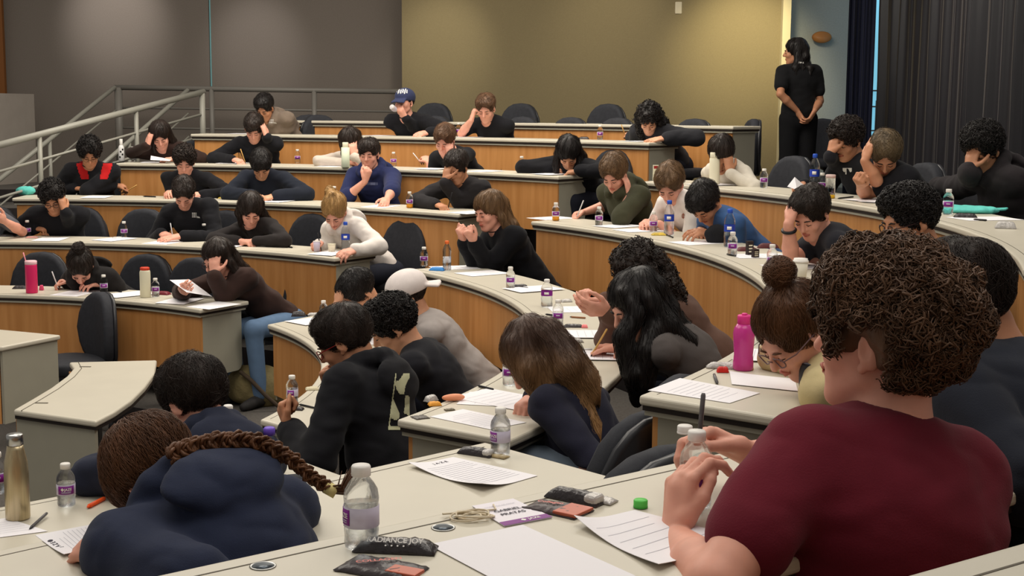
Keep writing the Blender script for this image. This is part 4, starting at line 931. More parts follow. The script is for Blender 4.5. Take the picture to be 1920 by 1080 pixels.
if have(42):
    q = PEOPLE[42]; ch = [c for c in q['obj'].children if c.name.startswith('sweater')][0]; bv = bvh_of(ch); rs = np.random.default_rng(3)
    path = [(318, 856), (345, 842), (375, 834), (405, 828), (435, 826), (465, 826), (492, 832), (520, 846), (545, 862), (566, 880), (585, 896), (604, 909), (622, 919)]
    P3 = []
    for x, y in path:
        d = Vector(ray(x, y)).normalized(); h = bv.ray_cast(Vector(CAM), d); P3.append(np.array(h[0]) if h[0] is not None else None)
    first = next((p for p in P3 if p is not None), q['N']); dep = np.linalg.norm(first-CAM)
    out = []
    for (x, y), p in zip(path, P3):
        d = nrm(ray(x, y))
        if p is not None and abs(np.linalg.norm(p-CAM)-dep) < .5: dep = np.linalg.norm(p-CAM)
        out.append(CAM+d*(dep-.018))
    fine = []
    for i in range(len(out)-1):
        for k in range(8): fine.append(out[i]+(out[i+1]-out[i])*k/8)
    mb = MB(); n = len(fine)
    for s_ in range(3):
        pts = []
        for i, p in enumerate(fine):
            t = nrm(fine[min(i+1, n-1)]-fine[max(i-1, 0)]); sd = nrm(np.cross(t, FW)); a = i*.60+s_*2*PI/3; w_ = .0145*(1-.4*i/n); pts.append(p+sd*w_*math.sin(a)-FW*w_*.5*math.sin(2*a))
        for st in range(9):
            o_ = rs.normal(size=3)*.003; mb.tube([p+o_+rs.normal(size=3)*.0008 for p in pts], [.0042*(1-.35*i/n) for i in range(n)], 5)
    mb.obj('braid', hair_m('auburn'), q['obj'], True)
    e = fine[-1]; t = nrm(fine[-1]-fine[-4]); MB().tube([e-t*.012, e+t*.014], .014, 12).obj('hair_tie', mat('tie_yellow', (222, 206, 140), .6), q['obj'], True)
    mb = MB()
    for _ in range(60):
        o_ = rs.normal(size=3)*.006; mb.tube([e+o_*.6, e+t*.03+np.array([.006, 0, .016])+o_, e+t*.045+np.array([.012, 0, .055])+o_*1.6], [.0022, .002, .0006], 4)
    mb.obj('braid_end', hair_m('auburn'), q['obj'], True)
# ombre for the writer in navy
if have(36):
    m = hair_m('brown').copy(); m.name = 'hair_ombre'; nt = m.node_tree; b = nt.nodes['Principled BSDF']; tc = nt.nodes.new('ShaderNodeTexCoord'); sp = nt.nodes.new('ShaderNodeSeparateXYZ'); nt.links.new(tc.outputs['Object'], sp.inputs[0])
    mr = nt.nodes.new('ShaderNodeMapRange'); nt.links.new(sp.outputs['Z'], mr.inputs[0]); mr.inputs[1].default_value = .98; mr.inputs[2].default_value = .72
    mx = nt.nodes.new('ShaderNodeMix'); mx.data_type = 'RGBA'; mx.inputs[6].default_value = lin((70, 48, 36))+(1,); mx.inputs[7].default_value = lin((176, 132, 84))+(1,); nt.links.new(mr.outputs[0], mx.inputs[0]); nt.links.new(mx.outputs[2], b.inputs['Base Color'])
    ho = [c for c in PEOPLE[36]['obj'].children if c.name.startswith('hair')][0]; ho.data.materials.clear(); ho.data.materials.append(m)
# ------------------------------------------------------------------ chairs: one behind every sitter, then the empty ones
NM = {}
for pid, q in PEOPLE.items():
    if pid in (46, 43, 32): continue
    l = q['obj']['label'].replace('person ', '', 1); p = q['hip']-q['bf']*.03
    f = q['bf']; chair(p[:2], f[:2], q['z']-.72, 'dark chair under person '+' '.join(l.split()[:10]).rstrip(','))
EMPT = [('A', 1, 797, .72, 'empty dark chair behind highest desk, next to navy cap'), ('A', 1, 957, .72, 'empty dark chair behind highest desk, right of the leaning black t-shirt'),
 ('A', 1, 1117, .72, 'dark chair at the middle of the highest desk under olive wall'), 
 ('B', 1, 618, .8, 'empty dark chair between taupe hoodie and navy cap'), ('B', 1, 1045, .75, 'dark chair behind the black coat hung over second desk'), ('B', 1, 1130, .72, 'empty dark chair behind small water bottle left of orange bottle'),
 ('C', 1, 955, .74, 'dark chair behind bottle of orange juice on third desk'), ('E', 1, 246, .72, 'empty dark chair behind small bottle on fifth desk'),
 ('F', 1, 52, .72, 'empty dark chair behind pink tumbler'), ('F', 1, 330, .72, 'empty dark chair right of cream flask with red lid'),
 ('C', 2, 1772, .85, 'dark chair between light brown hair and charcoal hoodie at right'), ('D', 2, 1470, .8, 'empty dark chair left of elbow with dark watch'),
 ('E', 2, 1118, .78, 'empty large dark chair in middle block left of curly-haired writer'), ('E', 3, 1090, .60, 'dark chair top peeping up beyond the nearest desk')]
for k, sec, x, s_, l in EMPT:
    p, f = seat_at(k, sec, x, s=s_); chair(p, f, dz(k, sec)-.72, l, turn={1412: -1.4, 618: .9, 1118: -.35}.get(x, 0))
p = at(100, 622, dz('G')); chair((p[0]-.02, p[1]+.30), (-.35, -.95), dz('G')-.72, 'empty dark chair at left behind bare pale desk end', turn=-.5)
p = atd(268, 700, 6.3); chair((p[0], p[1]), (-.9, -.3), dz('G')-.72, 'dark chair in shadow beside the concave desk')
p = atd(1362, 250, 11.9); chair((p[0], p[1]), (-1, -.05), dz('B')-.72, 'dark chair seen side-on at the right end of the highest desk')
p = atd(1552, 250, 13.9); chair((p[0], p[1]), (-.2, -1), dz('B')-.72, 'black chair standing behind the woman with clasped hands', turn=.2)

# ================================================================== things on the desks
M_CLEAR = mat('clear_plastic', (238, 242, 246), .04, .8, trans=1, alpha=.55, ior=1.2)
M_WATER = mat('water', (228, 236, 242), .02, .6, trans=1, alpha=.5, ior=1.25)
M_CAPW = mat('cap_white', (232, 228, 222), .4); M_PURP = mat('label_purple', (124, 30, 132), .45); M_LAV = mat('label_lavender', (214, 206, 226), .45, alpha=.75)
M_PAPER = mat('paper', (236, 233, 236), .8, .2); M_INK = mat('print_grey', (182, 180, 190), .8); M_INKD = mat('print_dark', (60, 58, 70), .8)
M_BLACKP = mat('black_plastic', (28, 27, 30), .35); M_BLUEC = mat('cap_blue', (42, 84, 190), .4); M_BLUEL = mat('label_blue', (40, 66, 170), .45)
M_FOIL = mat('foil_silver', (186, 182, 178), .35, .5, metal=.25, var=.2, vscale=30, bump=.4, bscale=60); M_WRAP = mat('wrapper_dark', (48, 42, 44), .3, .6, bump=.5, bscale=50); M_ORG = mat('juice_orange', (226, 148, 36), .3)
def text_mesh(txt, size, bold=False):
    c = bpy.data.curves.new('t', 'FONT'); c.body = txt; c.size = size; c.align_x = 'CENTER'; c.align_y = 'CENTER'; c.offset = size*.02 if bold else 0
    o = bpy.data.objects.new('t', c); C.objects.link(o); dg = bpy.context.evaluated_depsgraph_get(); me = bpy.data.meshes.new_from_object(o.evaluated_get(dg)); V = [tuple(v.co) for v in me.vertices]; F_ = [tuple(p.vertices) for p in me.polygons]
    bpy.data.objects.remove(o); bpy.data.curves.remove(c); bpy.data.meshes.remove(me); return V, F_
def text_on(name, txt, size, org, X, Y, m, parent, bold=False, cyl=None, lift=.0006):
    V, F_ = text_mesh(txt, size, bold); org = np.array(org, float); X = nrm(X); Y = nrm(Y); Z = np.cross(X, Y)
    if cyl is None: W = [org+X*v[0]+Y*v[1]+Z*lift for v in V]
    else:   # wrap round a vertical cylinder: org on its axis, X towards the middle of the text
        R0 = cyl+lift; a0 = math.atan2(X[1], X[0]); W = [org+np.array([R0*math.cos(a0+v[0]/R0), R0*math.sin(a0+v[0]/R0), v[1]]) for v in V]
    return link(name, W, F_, m, parent)
def tocam(p, off=0):
    a = math.atan2(-p[1], -p[0])+off; return np.array([math.cos(a), math.sin(a), 0])
def vessel(name, p, parts, label, cat, group=None, n=24):
    """parts: (part name, material, [(r, z)...])"""
    if len(parts) == 1:
        o = MB().lathe([(r, z+p[2]) for r, z in parts[0][2]], (p[0], p[1], 0), n).obj(name, parts[0][1], None, True, base=p); return tag(o, label, cat, group)
    root = empty(name, p)
    for pn, m, pr in parts: MB().lathe([(r, z+p[2]) for r, z in pr], (p[0], p[1], 0), n).obj(pn, m, root, True)
    return tag(root, label, cat, group)
def band(r, z0, z1, a0, a1, p, n=14, lift=.0008, m=None, name='label', parent=None):
    V = []; F_ = []
    for i in range(n+1):
        a = a0+(a1-a0)*i/n
        for rr in (r+lift, r+lift+.0004):
            for z in (z0, z1): V.append((p[0]+rr*math.cos(a), p[1]+rr*math.sin(a), p[2]+z))
    for i in range(n):
        b = 4*i; F_ += [(b+2, b+3, b+7, b+6), (b, b+4, b+5, b+1), (b+1, b+5, b+7, b+3), (b, b+2, b+6, b+4)]
    F_ += [(0, 1, 3, 2), (4*n, 4*n+2, 4*n+3, 4*n+1)]
    return link(name, V, F_, m, parent, True)
SB_BODY = [(.018, 0), (.0245, .003), (.026, .010), (.0252, .02), (.026, .03), (.0255, .034), (.0255, .068), (.026, .072), (.0265, .078), (.0245, .090), (.018, .101), (.0125, .108), (.0125, .112)]
SMALL = None
def small_bottle(p, where, rot=0, juice=False, h=1.0, capm=None, detail=False, purple=(-.9, .9)):
    global SMALL
    root = empty('water_bottle', p); a = math.atan2(-p[1], -p[0])+rot
    MB().lathe([(r*h, z*h+p[2]) for r, z in SB_BODY], (p[0], p[1], 0), 20).obj('bottle_body', M_CLEAR, root, True)
    lvl = .03 if juice else .070
    MB().lathe([((r-.0015)*h, z*h+p[2]) for r, z in [(.016, .002), (.024, .006), (.0245, lvl)]], (p[0], p[1], 0), 18).obj('juice' if juice else 'water', M_ORG if juice else M_WATER, root, True)
    MB().lathe([(.0118*h, p[2]+.110*h), (.0145*h, p[2]+.111*h), (.0145*h, p[2]+.124*h), (.013*h, p[2]+.1265*h)], (p[0], p[1], 0), 18).obj('cap', capm or M_CAPW, root, True)
    if juice is not True or h == 1:
        lb = band(.0255*h, .036*h, .067*h, a-1.5, a+2.6, p, m=M_LAV, parent=root)
        pb = band(.0255*h, .040*h, .064*h, a+purple[0], a+purple[1], p, m=M_PURP, lift=.0014, name='label_panel', parent=lb)
        md = a+(purple[0]+purple[1])/2
        if detail:
            text_on('label_lettering', '\u25c6JAZE', .0105, (p[0], p[1], p[2]+.054*h), (math.cos(md), math.sin(md), 0), (0, 0, 1), M_CAPW, lb, True, cyl=.0272*h)
            for k in (0, 1): band(.0255*h, (.0435+.003*k)*h, (.0447+.003*k)*h, md-.5, md+.5, p, 8, lift=.0019, m=M_LAV, name='label_stripe', parent=lb)
        else: band(.0255*h, .051*h, .056*h, md-.35, md+.35, p, 6, lift=.0019, m=M_LAV, name='label_lettering', parent=lb)
    tag(root, ('small bottle of orange juice' if juice else 'small water bottle')+' '+where, 'bottle', 'small bottles on the desks'); return root
def on(x, y, k, sec=1, up=0): return at(x, y, dz(k, sec)+.0008+up)
for x, y, k, sec, where, kw in [
 (860, 256, 'B', 1, 'between navy cap and leaning black t-shirt', {}), (1125, 262, 'B', 1, 'in front of empty chair left of orange bottle', {}),
 (249, 300, 'C', 1, 'right of tall white patterned flask', {}), (430, 304, 'C', 1, 'left of large blue-capped bottle on third desk', {}),
 (558, 306, 'C', 1, 'alone between blue-capped bottle and green flask', {}), (738, 312, 'C', 1, 'right of green flask on third desk', {}),
 (448, 372, 'D', 1, 'beside the navy zip fleece sleeve', {}), (627, 378, 'D', 1, 'by elbow of navy hoodie thinker', {}),
 (52, 443, 'E', 1, 'at far left beside fist of holding-head student', {}), (233, 445, 'E', 1, 'before the empty chair on fifth desk', {}), (383, 450, 'E', 1, 'right of hands of black crewneck writer', {}),
 (56, 548, 'F', 1, 'in front of pink tumbler', {}), (195, 549, 'F', 1, 'right of head lying low over lowest left desk', {}), (292, 556, 'F', 1, 'right of cream flask with red lid', {}),
 (795, 499, 'E', 2, 'at far end of middle desk left of orange-capped bottle', {}), (957, 541, 'E', 2, 'on curve of middle desk below the clasped hands', {}), (1046, 611, 'E', 2, 'just above pink lunch box', {}), (955, 722, 'E', 2, 'half behind the long ombre hair', {}),
 (1123, 423, 'D', 2, 'below writing hand of green hoodie', {}), (1225, 434, 'D', 2, 'between white t-shirt and blue-capped bottle', {}), (1373, 479, 'D', 2, 'in front of large blue bottle on the curved desk', {}), (1447, 507, 'D', 2, 'left of white coffee cup', {}),
 (1432, 352, 'C', 2, 'alone right of white knit sleeve on highest right desk', {}), (1541, 362, 'C', 2, 'behind large blue-capped bottle by glass of yellow juice', {}), (1777, 402, 'C', 2, 'in front of turquoise cloth bag', {}),
 (548, 757, 'F', 2, 'beside raised fist of red-glasses student', dict(rot=.5, purple=(-1.3, -.2))), (1432, 640, 'D', 2, 'behind bowl by the bun-haired student', {}),
 (125, 948, 'F', 3, 'between gold flask and orange marker', dict(detail=True)), (938, 852, 'E', 3, 'behind snack wrappers next to curled exam sheet', dict(detail=True, rot=-.2, purple=(-1.3, -.15))),
 (678, 1027, 'D', 3, 'nearest of all, beside wrapper reading RADIANCE JOY', dict(detail=True, rot=-.8, purple=(-1.3, .1), h=1.02)), (-4, 925, 'F', 3, 'cut by left edge behind gold flask', {}),
 (630, 700, 'F', 2, 'half hidden behind face with red glasses', {}), (607, 602, 'F', 2, 'behind dark head near white t-shirt', {})]:
    small_bottle(on(x, y, k, sec), where, **kw)
for x, y, k, sec, where in [(978, 322, 'C', 1, 'on third desk left of bent black-haired writer'), (768, 390, 'D', 1, 'left of black jacket sleeve on fourth desk'), (1042, 414, 'D', 2, 'at far corner of desk by green hoodie')]:
    small_bottle(on(x, y, k, sec), where, juice=True)
def big_bottle(p, where, cap=None, lab=None, h=.215, lvl=.1, r=.032):
    root = empty('water_bottle', p); s_ = h/.215; L = lambda pr: [(a*r/.032, b*s_+p[2]) for a, b in pr]
    MB().lathe(L([(.024, 0), (.031, .005), (.032, .02), (.030, .04), (.032, .06), (.0305, .085), (.0305, .13), (.032, .135), (.030, .155), (.020, .180), (.013, .190), (.013, .196)]), (p[0], p[1], 0), 22).obj('bottle_body', M_CLEAR, root, True)
    MB().lathe(L([(.022, .003), (.030, .008), (.029, lvl)]), (p[0], p[1], 0), 18).obj('water', M_WATER, root, True)
    MB().lathe(L([(.013, .192), (.0155, .193), (.0155, .212), (.012, .216)]), (p[0], p[1], 0), 18).obj('cap', cap or M_BLUEC, root, True)
    if lab is not False:
        lb = MB().lathe(L([(.0312, .088), (.0312, .128)]), (p[0], p[1], 0), 22, cap=False).obj('label', lab or M_BLUEL, root, True); a = math.atan2(-p[1], -p[0])
        band(.0312*r/.032, .10*s_, .118*s_, a-.45, a+.35, p, 6, lift=.0012, m=M_CAPW, name='label_lettering', parent=lb)
    tag(root, where, 'bottle', 'large bottles on the desks'); return root
big_bottle(on(453, 304, 'C', 1), 'large clear bottle with blue cap and label in front of hand-in-hair student')
big_bottle(on(648, 472, 'E', 1), 'large clear bottle with blue cap in front of blonde writer')
big_bottle(on(1254, 441, 'D', 2), 'large clear bottle with blue cap in front of white t-shirt')
big_bottle(on(1367, 463, 'D', 2), 'large dark-looking bottle with blue cap below blue t-shirt')
big_bottle(on(1526, 360, 'C', 2), 'large clear bottle with blue cap on highest right desk', h=.24)
M_LILAC = mat('cap_lilac', (126, 112, 196), .4); M_LILL = mat('label_lilac', (150, 132, 190), .45, alpha=.8)
big_bottle(on(1697, 368, 'C', 2), 'clear bottle with lilac cap between leaning t-shirt and curly charcoal hoodie', M_LILAC, M_LILL, .16, r=.03)
big_bottle(on(507, 934, 'F', 3), 'clear bottle with violet cap rising behind the braid and hood', mat('cap_violet', (112, 82, 196), .4), False, .215, r=.036)
big_bottle(on(430, 880, 'F', 3), 'clear bottle with white cap behind navy hood, only its top showing', M_CAPW, False, .21)
big_bottle(on(838, 507, 'E', 2), 'frosted bottle with orange cap at far end of middle desk', mat('cap_orange', (226, 108, 50), .4), False, .19, r=.028)
big_bottle(on(1025, 575, 'E', 2), 'taller clear bottle with purple label behind small one near pink lunch box', M_CAPW, M_PURP, .145, r=.031)
big_bottle(on(917, 252, 'B', 1), 'tall thin clear bottle under chin of leaning black t-shirt', M_CAPW, M_CAPW, .19, r=.026)
def flask(x, y, k, sec, r, h, m, lidm, label, neck=.8, lid=.15, shoulder=.75, lids=None, cat='flask', name='flask'):
    p = on(x, y, k, sec)
    return vessel(name, p, [('body', m, [(r*.93, 0), (r, .004), (r, h*shoulder), (r*(1+neck)/2, h*(shoulder+(1-lid-shoulder)*.6)), (r*neck, h*(1-lid))]), ('lid', lidm, [(r*neck*.98, h*(1-lid)), (r*neck*(lids or 1.02), h*(1-lid)+.002), (r*neck*(lids or 1.02), h-.003), (r*neck*.85, h)])], label, cat)
M_MINT = mat('mint', (206, 214, 190), .5); M_IV = mat('ivory', (222, 216, 190), .5); M_SLATE = mat('slate', (70, 74, 78), .5)
flask(648, 314, 'C', 1, .036, .215, M_MINT, M_IV, 'tall pale green flask with white lid on third desk', .7, .2, .8)
flask(1051, 325, 'C', 1, .036, .215, M_SLATE, M_SLATE, 'tall slate grey flask in front of bent black-haired writer', .95, .1, .85)
flask(1339, 347, 'C', 2, .036, .225, M_IV, M_IV, 'tall cream flask in front of off-white knit top', .9, .18, .8)
f = flask(228, 302, 'C', 1, .027, .205, mat('white_enamel', (224, 222, 220), .35), M_CAPW, 'slim white flask with black pattern on third desk, far left', .55, .28, .6)
p = on(228, 302, 'C', 1); a = math.atan2(-p[1], -p[0])
for z0, da in ((.03, -.5), (.055, .4), (.08, -.2), (.1, .5)): band(.027, z0, z0+.016, a+da-.3, a+da+.25, p, 6, m=M_BLACKP, name='pattern_mark', parent=f)
flask(273, 557, 'F', 1, .036, .205, M_IV, mat('lid_red', (206, 66, 42), .4), 'cream square-shouldered flask with orange-red lid on lowest left desk', .85, .1, .84)
t = flask(60, 549, 'F', 1, .040, .225, mat('tumbler_pink', (222, 44, 104), .4), mat('lid_pink', (236, 190, 196), .4), 'hot pink tumbler with straw on lowest left desk', 1.0, .12, .8)
q = on(52, 549, 'F', 1); MB().tube([q+np.array([0, 0, .2]), q+np.array([-.02, 0, .28])], .0045, 8).obj('straw', mat('straw_pink', (236, 150, 158), .4), t, True)
p = on(1393, 693, 'D', 2); M_PINK = mat('bottle_pink', (206, 56, 146), .25, .6, alpha=.92); M_PINKC = mat('bottle_pink_cap', (226, 58, 140), .35)
vessel('sports_bottle', p, [('body', M_PINK, [(.027, 0), (.030, .004), (.0305, .02), (.028, .045), (.031, .085), (.0325, .11), (.029, .125), (.021, .138)]), ('lid', M_PINKC, [(.0195, .138), (.021, .139), (.021, .160), (.0195, .164)]), ('pouring_spout', M_PINKC, [(.008, .160), (.009, .168), (.006, .170)])], 'bright pink sports bottle standing by bowl', 'bottle')
p = on(1526, 745, 'D', 2); vessel('tumbler', p, [('body', mat('black_matte', (36, 36, 42), .5), [(.034, 0), (.040, .004), (.043, .09), (.044, .096)]), ('rim', mat('cup_inside', (120, 124, 134), .4), [(.041, .093), (.041, .0965), (.0, .0965)])], 'matt black cup directly left of foreground jaw', 'cup')
p = on(1457, 692, 'D', 2); vessel('bowl', p, [('body', mat('bowl_cream', (212, 202, 180), .4), [(.022, 0), (.026, .002), (.040, .014), (.048, .034), (.049, .040), (.046, .040), (.037, .018), (.0, .010)]), ('foot_ring', M_IV, [(.02, -.0005), (.024, 0), (.022, .003)])], 'cream bowl in front of the bun-haired student', 'bowl')
t = bpy.data.objects['bowl']; a = math.atan2(-p[1], -p[0]); band(.0485, .026, .032, a+.35, a+.65, p, 6, m=M_BLACKP, name='bowl_mark', parent=t)
p = on(1500, 526, 'D', 2); vessel('coffee_cup', p, [('cup_body', mat('cup_paper', (226, 220, 204), .6), [(.026, 0), (.034, .085)]), ('cup_lid', M_CAPW, [(.036, .084), (.036, .092), (.032, .094), (.031, .102), (.0, .102)])], 'white takeaway coffee cup with lid on curved desk', 'cup')
p = on(1480, 534, 'D', 2); vessel('cup', p, [('cup_body', mat('cup_grey', (112, 114, 120), .5), [(.026, 0), (.034, .07)]), ('cup_rim', mat('cup_grey_rim', (150, 150, 154), .5), [(.035, .068), (.035, .074), (.0, .074)])], 'grey cup in front of white coffee cup', 'cup')
p = on(622, 473, 'E', 1); vessel('paper_cup', p, [('cup_body', mat('paper_cup', (220, 208, 184), .6), [(.022, 0), (.029, .058)]), ('rim', M_IV, [(.030, .057), (.0305, .061), (.026, .060)])], 'small beige paper cup next to blonde writer', 'cup')
p = on(594, 472, 'E', 1); vessel('plastic_cup', p, [('cup_body', M_LAV, [(.02, 0), (.026, .075)]), ('rim', M_CAPW, [(.027, .074), (.027, .077), (.025, .076)])], 'translucent cup by the blonde student\'s writing hand', 'cup')
p = on(1211, 264, 'B', 1); vessel('juice_bottle', p, [('body', mat('carrot_orange', (222, 108, 36), .35), [(.022, 0), (.024, .004), (.024, .105), (.020, .12)]), ('cap', M_CAPW, [(.019, .12), (.021, .121), (.021, .137), (.018, .139)])], 'bright orange bottle with white cap at end of second desk', 'bottle')
p = on(1556, 372, 'C', 2); vessel('juice_glass', p, [('glass', M_CLEAR, [(.024, 0), (.03, .003), (.028, .12)]), ('juice', mat('juice_yellow', (236, 186, 40), .3), [(.026, .002), (.028, .022), (.0, .022)]), ('lid', mat('lid_rose', (206, 180, 174), .4), [(.029, .12), (.029, .138), (.024, .14)])], 'tall glass with a little yellow juice on highest right desk', 'glass')
p = on(34, 972, 'F', 3); vessel('flask', p, [('body', mat('brushed_gold', (188, 172, 138), .32, .5, metal=.75, var=.08, stretch=(40, 40, 1), vscale=4), [(.031, 0), (.0335, .004), (.0335, .13), (.031, .165), (.0235, .200), (.0215, .212)]), ('lid', M_STEEL, [(.0205, .212), (.0225, .213), (.0225, .240), (.021, .243)])], 'tall brushed gold steel flask at left edge', 'flask')
p = on(97, 352, 'C', 1); p = at(97, 372, dz('D')+.001); vessel('drink_can', p, [('body', mat('can_red', (190, 34, 36), .35, metal=.3), [(.02, 0), (.026, .005), (.026, .1), (.022, .108)]), ('tab', M_STEEL, [(.018, .108), (.018, .1095), (0, .1095)])], 'red can behind curly head at far left', 'can')
p = at(122, 356, dz('D'))+0
# lunch box, pouches, bags
def rbox(name, c, d, yaw, m, label, cat, bev=.006, tilt=0, parent=None, group=None):
    R = np.array(Matrix.Rotation(yaw, 3, 'Z')@Matrix.Rotation(tilt, 3, 'X')); c = np.array(c, float); b = c-np.array([0, 0, d[2]/2])
    o = MB().box(c+np.array([0, 0, 0]), d, R).obj(name, m, parent, base=b if parent is None else None)
    bevel(o, bev, 3)
    if parent is None and label: tag(o, label, cat, group)
    return o
p = on(1004, 632, 'E', 2); t = tag(empty('lunch_box', p), 'hot pink lunch box beyond the long ombre hair', 'box'); rbox('box_body', p+np.array([0, 0, .022]), (.09, .06, .044), .5, mat('box_pink', (232, 66, 110), .4), None, None, .01, parent=t); rbox('box_lid', p+np.array([-.005, .03, .052]), (.085, .02, .05), .5, mat('box_pink_lid', (240, 84, 126), .4), None, None, .008, parent=t, tilt=-.4)
def lump(name, c, r, m, label, cat, amp=.01, freq=30, R=None, seed=1, caps=(), h=.006, kids=()):
    """soft shapes: cloth bundles, bags, coats"""
    c = np.array(c, float); r = np.array(r, float); pts = [c-r.max(), c+r.max()]+[np.array(q[0])-.06 for q in caps]+[np.array(q[1])+.06 for q in caps]
    F = Field(np.min(pts, 0)-.02, np.max(pts, 0)+.02, h); F.ell(c, r, R, .01)
    for a, b, r1, r2 in caps: F.cap(a, b, r1, r2, .02)
    F.noise(amp, freq, seed, 3); V, Q = F.mesh(); o = link(name, V, Q, m, None, True, c-np.array([0, 0, r[2]])); return tag(o, label, cat) if label else o
TURQ = mat('turquoise_cloth', (96, 196, 186), .8, var=.08, vscale=12, bump=.3, bscale=60)
p = on(44, 366, 'D', 1); lump('cloth_bundle', p+np.array([0, .06, .035]), (.085, .05, .04), TURQ, 'turquoise cloth bundle at the left end of the fourth desk', 'bundle', .007, 40)
p = on(1812, 398, 'C', 2); o = lump('cloth_bag', p+np.array([0, .03, .012]), (.17, .13, .022), TURQ, 'turquoise cloth bag lying flat on highest right desk', 'bag', .005, 30, R=np.array(Matrix.Rotation(-.5, 3, 'Z')))
MB().tube([p+np.array(v) for v in ((.10, -.03, .012), (.17, -.07, .02), (.20, -.02, .022), (.15, .03, .015))], .006, 8).obj('bag_handle', TURQ, o, True)
p = on(955, 254, 'B', 1); lump('coat', p+np.array([.06, .05, .03]), (.17, .10, .055), mat('coat_black', (20, 19, 22), .9, bump=.4, bscale=40), 'black coat heaped on the second desk and hanging over its edge', 'coat', .010, 26, caps=[(p+np.array([-.06, -.0, .03]), p+np.array([-.085, -.09, -.03]), .05, .035), (p+np.array([-.085, -.09, -.03]), p+np.array([-.06, -.09, -.07]), .035, .02)], h=.009)
p = on(1338, 455, 'D', 2); lump('jacket', p+np.array([.02, 0, .045]), (.075, .05, .06), mat('jacket_black', (24, 24, 28), .9, bump=.4, bscale=40), 'black jacket heaped on desk under the blue t-shirt', 'jacket', .008, 34)
p = atd(478, 722, 8.75); p[2] = dz('F')-.72; 
ob = lump('tote_bag', p+np.array([.0, .15, .12]), (.24, .13, .15), mat('canvas_olive', (122, 110, 76), .9, var=.15, vscale=14, bump=.4, bscale=70), 'olive canvas bag slumped on the aisle floor beside the wooden panel', 'bag', .014, 18, h=.012)
MB().tube([p+np.array(v) for v in ((-.10, .02, .25), (-.02, -.02, .2), (.08, -.04, .1), (.17, -.06, .03), (.26, -.05, .02))], .014, 8).obj('shoulder_strap', mat('strap_brown', (70, 58, 46), .9), ob, True)
# papers -------------------------------------------------------------
def paper_q(corners, z, label, curl=(0, 0, 0, 0), n=10, text=None, m=None, lines=10, thick=.0008, group='exam papers'):
    """corners: four plan points, first edge = the head of the sheet; curl lifts each corner"""
    A, B, D_, E_ = [np.array(c, float)[:2] for c in corners]; V = []
    def pt(u, v, dzz=0):
        q = A*(1-u)*(1-v)+B*u*(1-v)+D_*u*v+E_*(1-u)*v
        w_ = curl[0]*max(0, 1-(u+v)*1.6)**2+curl[1]*max(0, 1-((1-u)+v)*1.6)**2+curl[2]*max(0, 1-((1-u)+(1-v))*1.6)**2+curl[3]*max(0, 1-(u+(1-v))*1.6)**2
        return np.array([q[0], q[1], z+.0012+w_+dzz])
    for dd in (0, thick):
        for j in range(n+1):
            for i in range(n+1): V.append(pt(i/n, j/n, dd))
    F_ = []; N2 = (n+1)**2
    for j in range(n):
        for i in range(n):
            a = j*(n+1)+i; F_.append((N2+a, N2+a+1, N2+a+n+2, N2+a+n+1)); F_.append((a+n+1, a+n+2, a+1, a))
    edge = [i for i in range(n+1)]+[(j)*(n+1)+n for j in range(1, n+1)]+[n*(n+1)+i for i in range(n-1, -1, -1)]+[j*(n+1) for j in range(n-1, 0, -1)]
    for i in range(len(edge)): a, b = edge[i], edge[(i+1) % len(edge)]; F_.append((a, b, N2+b, N2+a))
    mb = MB(); mb.add(V, F_); o = mb.obj('paper_sheet', m or M_PAPER, None, base=tuple(pt(.5, .5)-np.array([0, 0, .001]))); tag(o, label, 'paper', group)
    if lines:
        mt = MB(); rs = random.Random(len(label))
        for k in range(lines):
            v = .2+.7*k/lines; u1 = .9 if rs.random() > .25 else .55+.3*rs.random()
            for s0 in range(8):
                ua, ub = .1+(u1-.1)*s0/8, .1+(u1-.1)*(s0+1)/8
                mt.add([pt(ua, v, thick+.0003), pt(ub, v, thick+.0003), pt(ub, v+.006, thick+.0003), pt(ua, v+.006, thick+.0003)], [(0, 1, 2, 3)])
        mt.obj('printed_lines', M_INK, o)
    if text:
        X = (B-A)/np.linalg.norm(B-A); Y = (A-E_)/np.linalg.norm(A-E_); L = np.linalg.norm(E_-A); c = (A+B)/2-Y*L*.09
        text_on('header_lettering', text, .016, (c[0], c[1], z+.0012+thick), (X[0], X[1], 0), (Y[0], Y[1], 0), M_INKD, o, True, lift=.0008)
    return o
def A4(x, y, k, sec, label, rot=0, lines=0, port=True, sc=1, text=None, curl=(0, 0, 0, 0)):
    p = on(x, y, k, sec); f = (line3(k)[2] if sec == 3 else (C0-p[:2])/np.linalg.norm(C0-p[:2]));
    if sec < 3: s_ = np.linalg.norm(p[:2]-C0)-RAD[k]; p[:2] -= f*(min(max(s_, .17), .29)-s_)
    c_, s_ = math.cos(rot), math.sin(rot); f = np.array([f[0]*c_-f[1]*s_, f[0]*s_+f[1]*c_]); r = np.array([f[1], -f[0]])
    W_, L_ = (.105, .1485) if port else (.1485, .105); W_ *= sc; L_ *= sc; c = p[:2]; zz = dz(k, sec)+.0011*((int(x)*7+int(y)*3) % 5)
    return paper_q([c+f*L_-r*W_, c+f*L_+r*W_, c-f*L_+r*W_, c-f*L_-r*W_], zz, label, curl, 6, text, lines=lines)
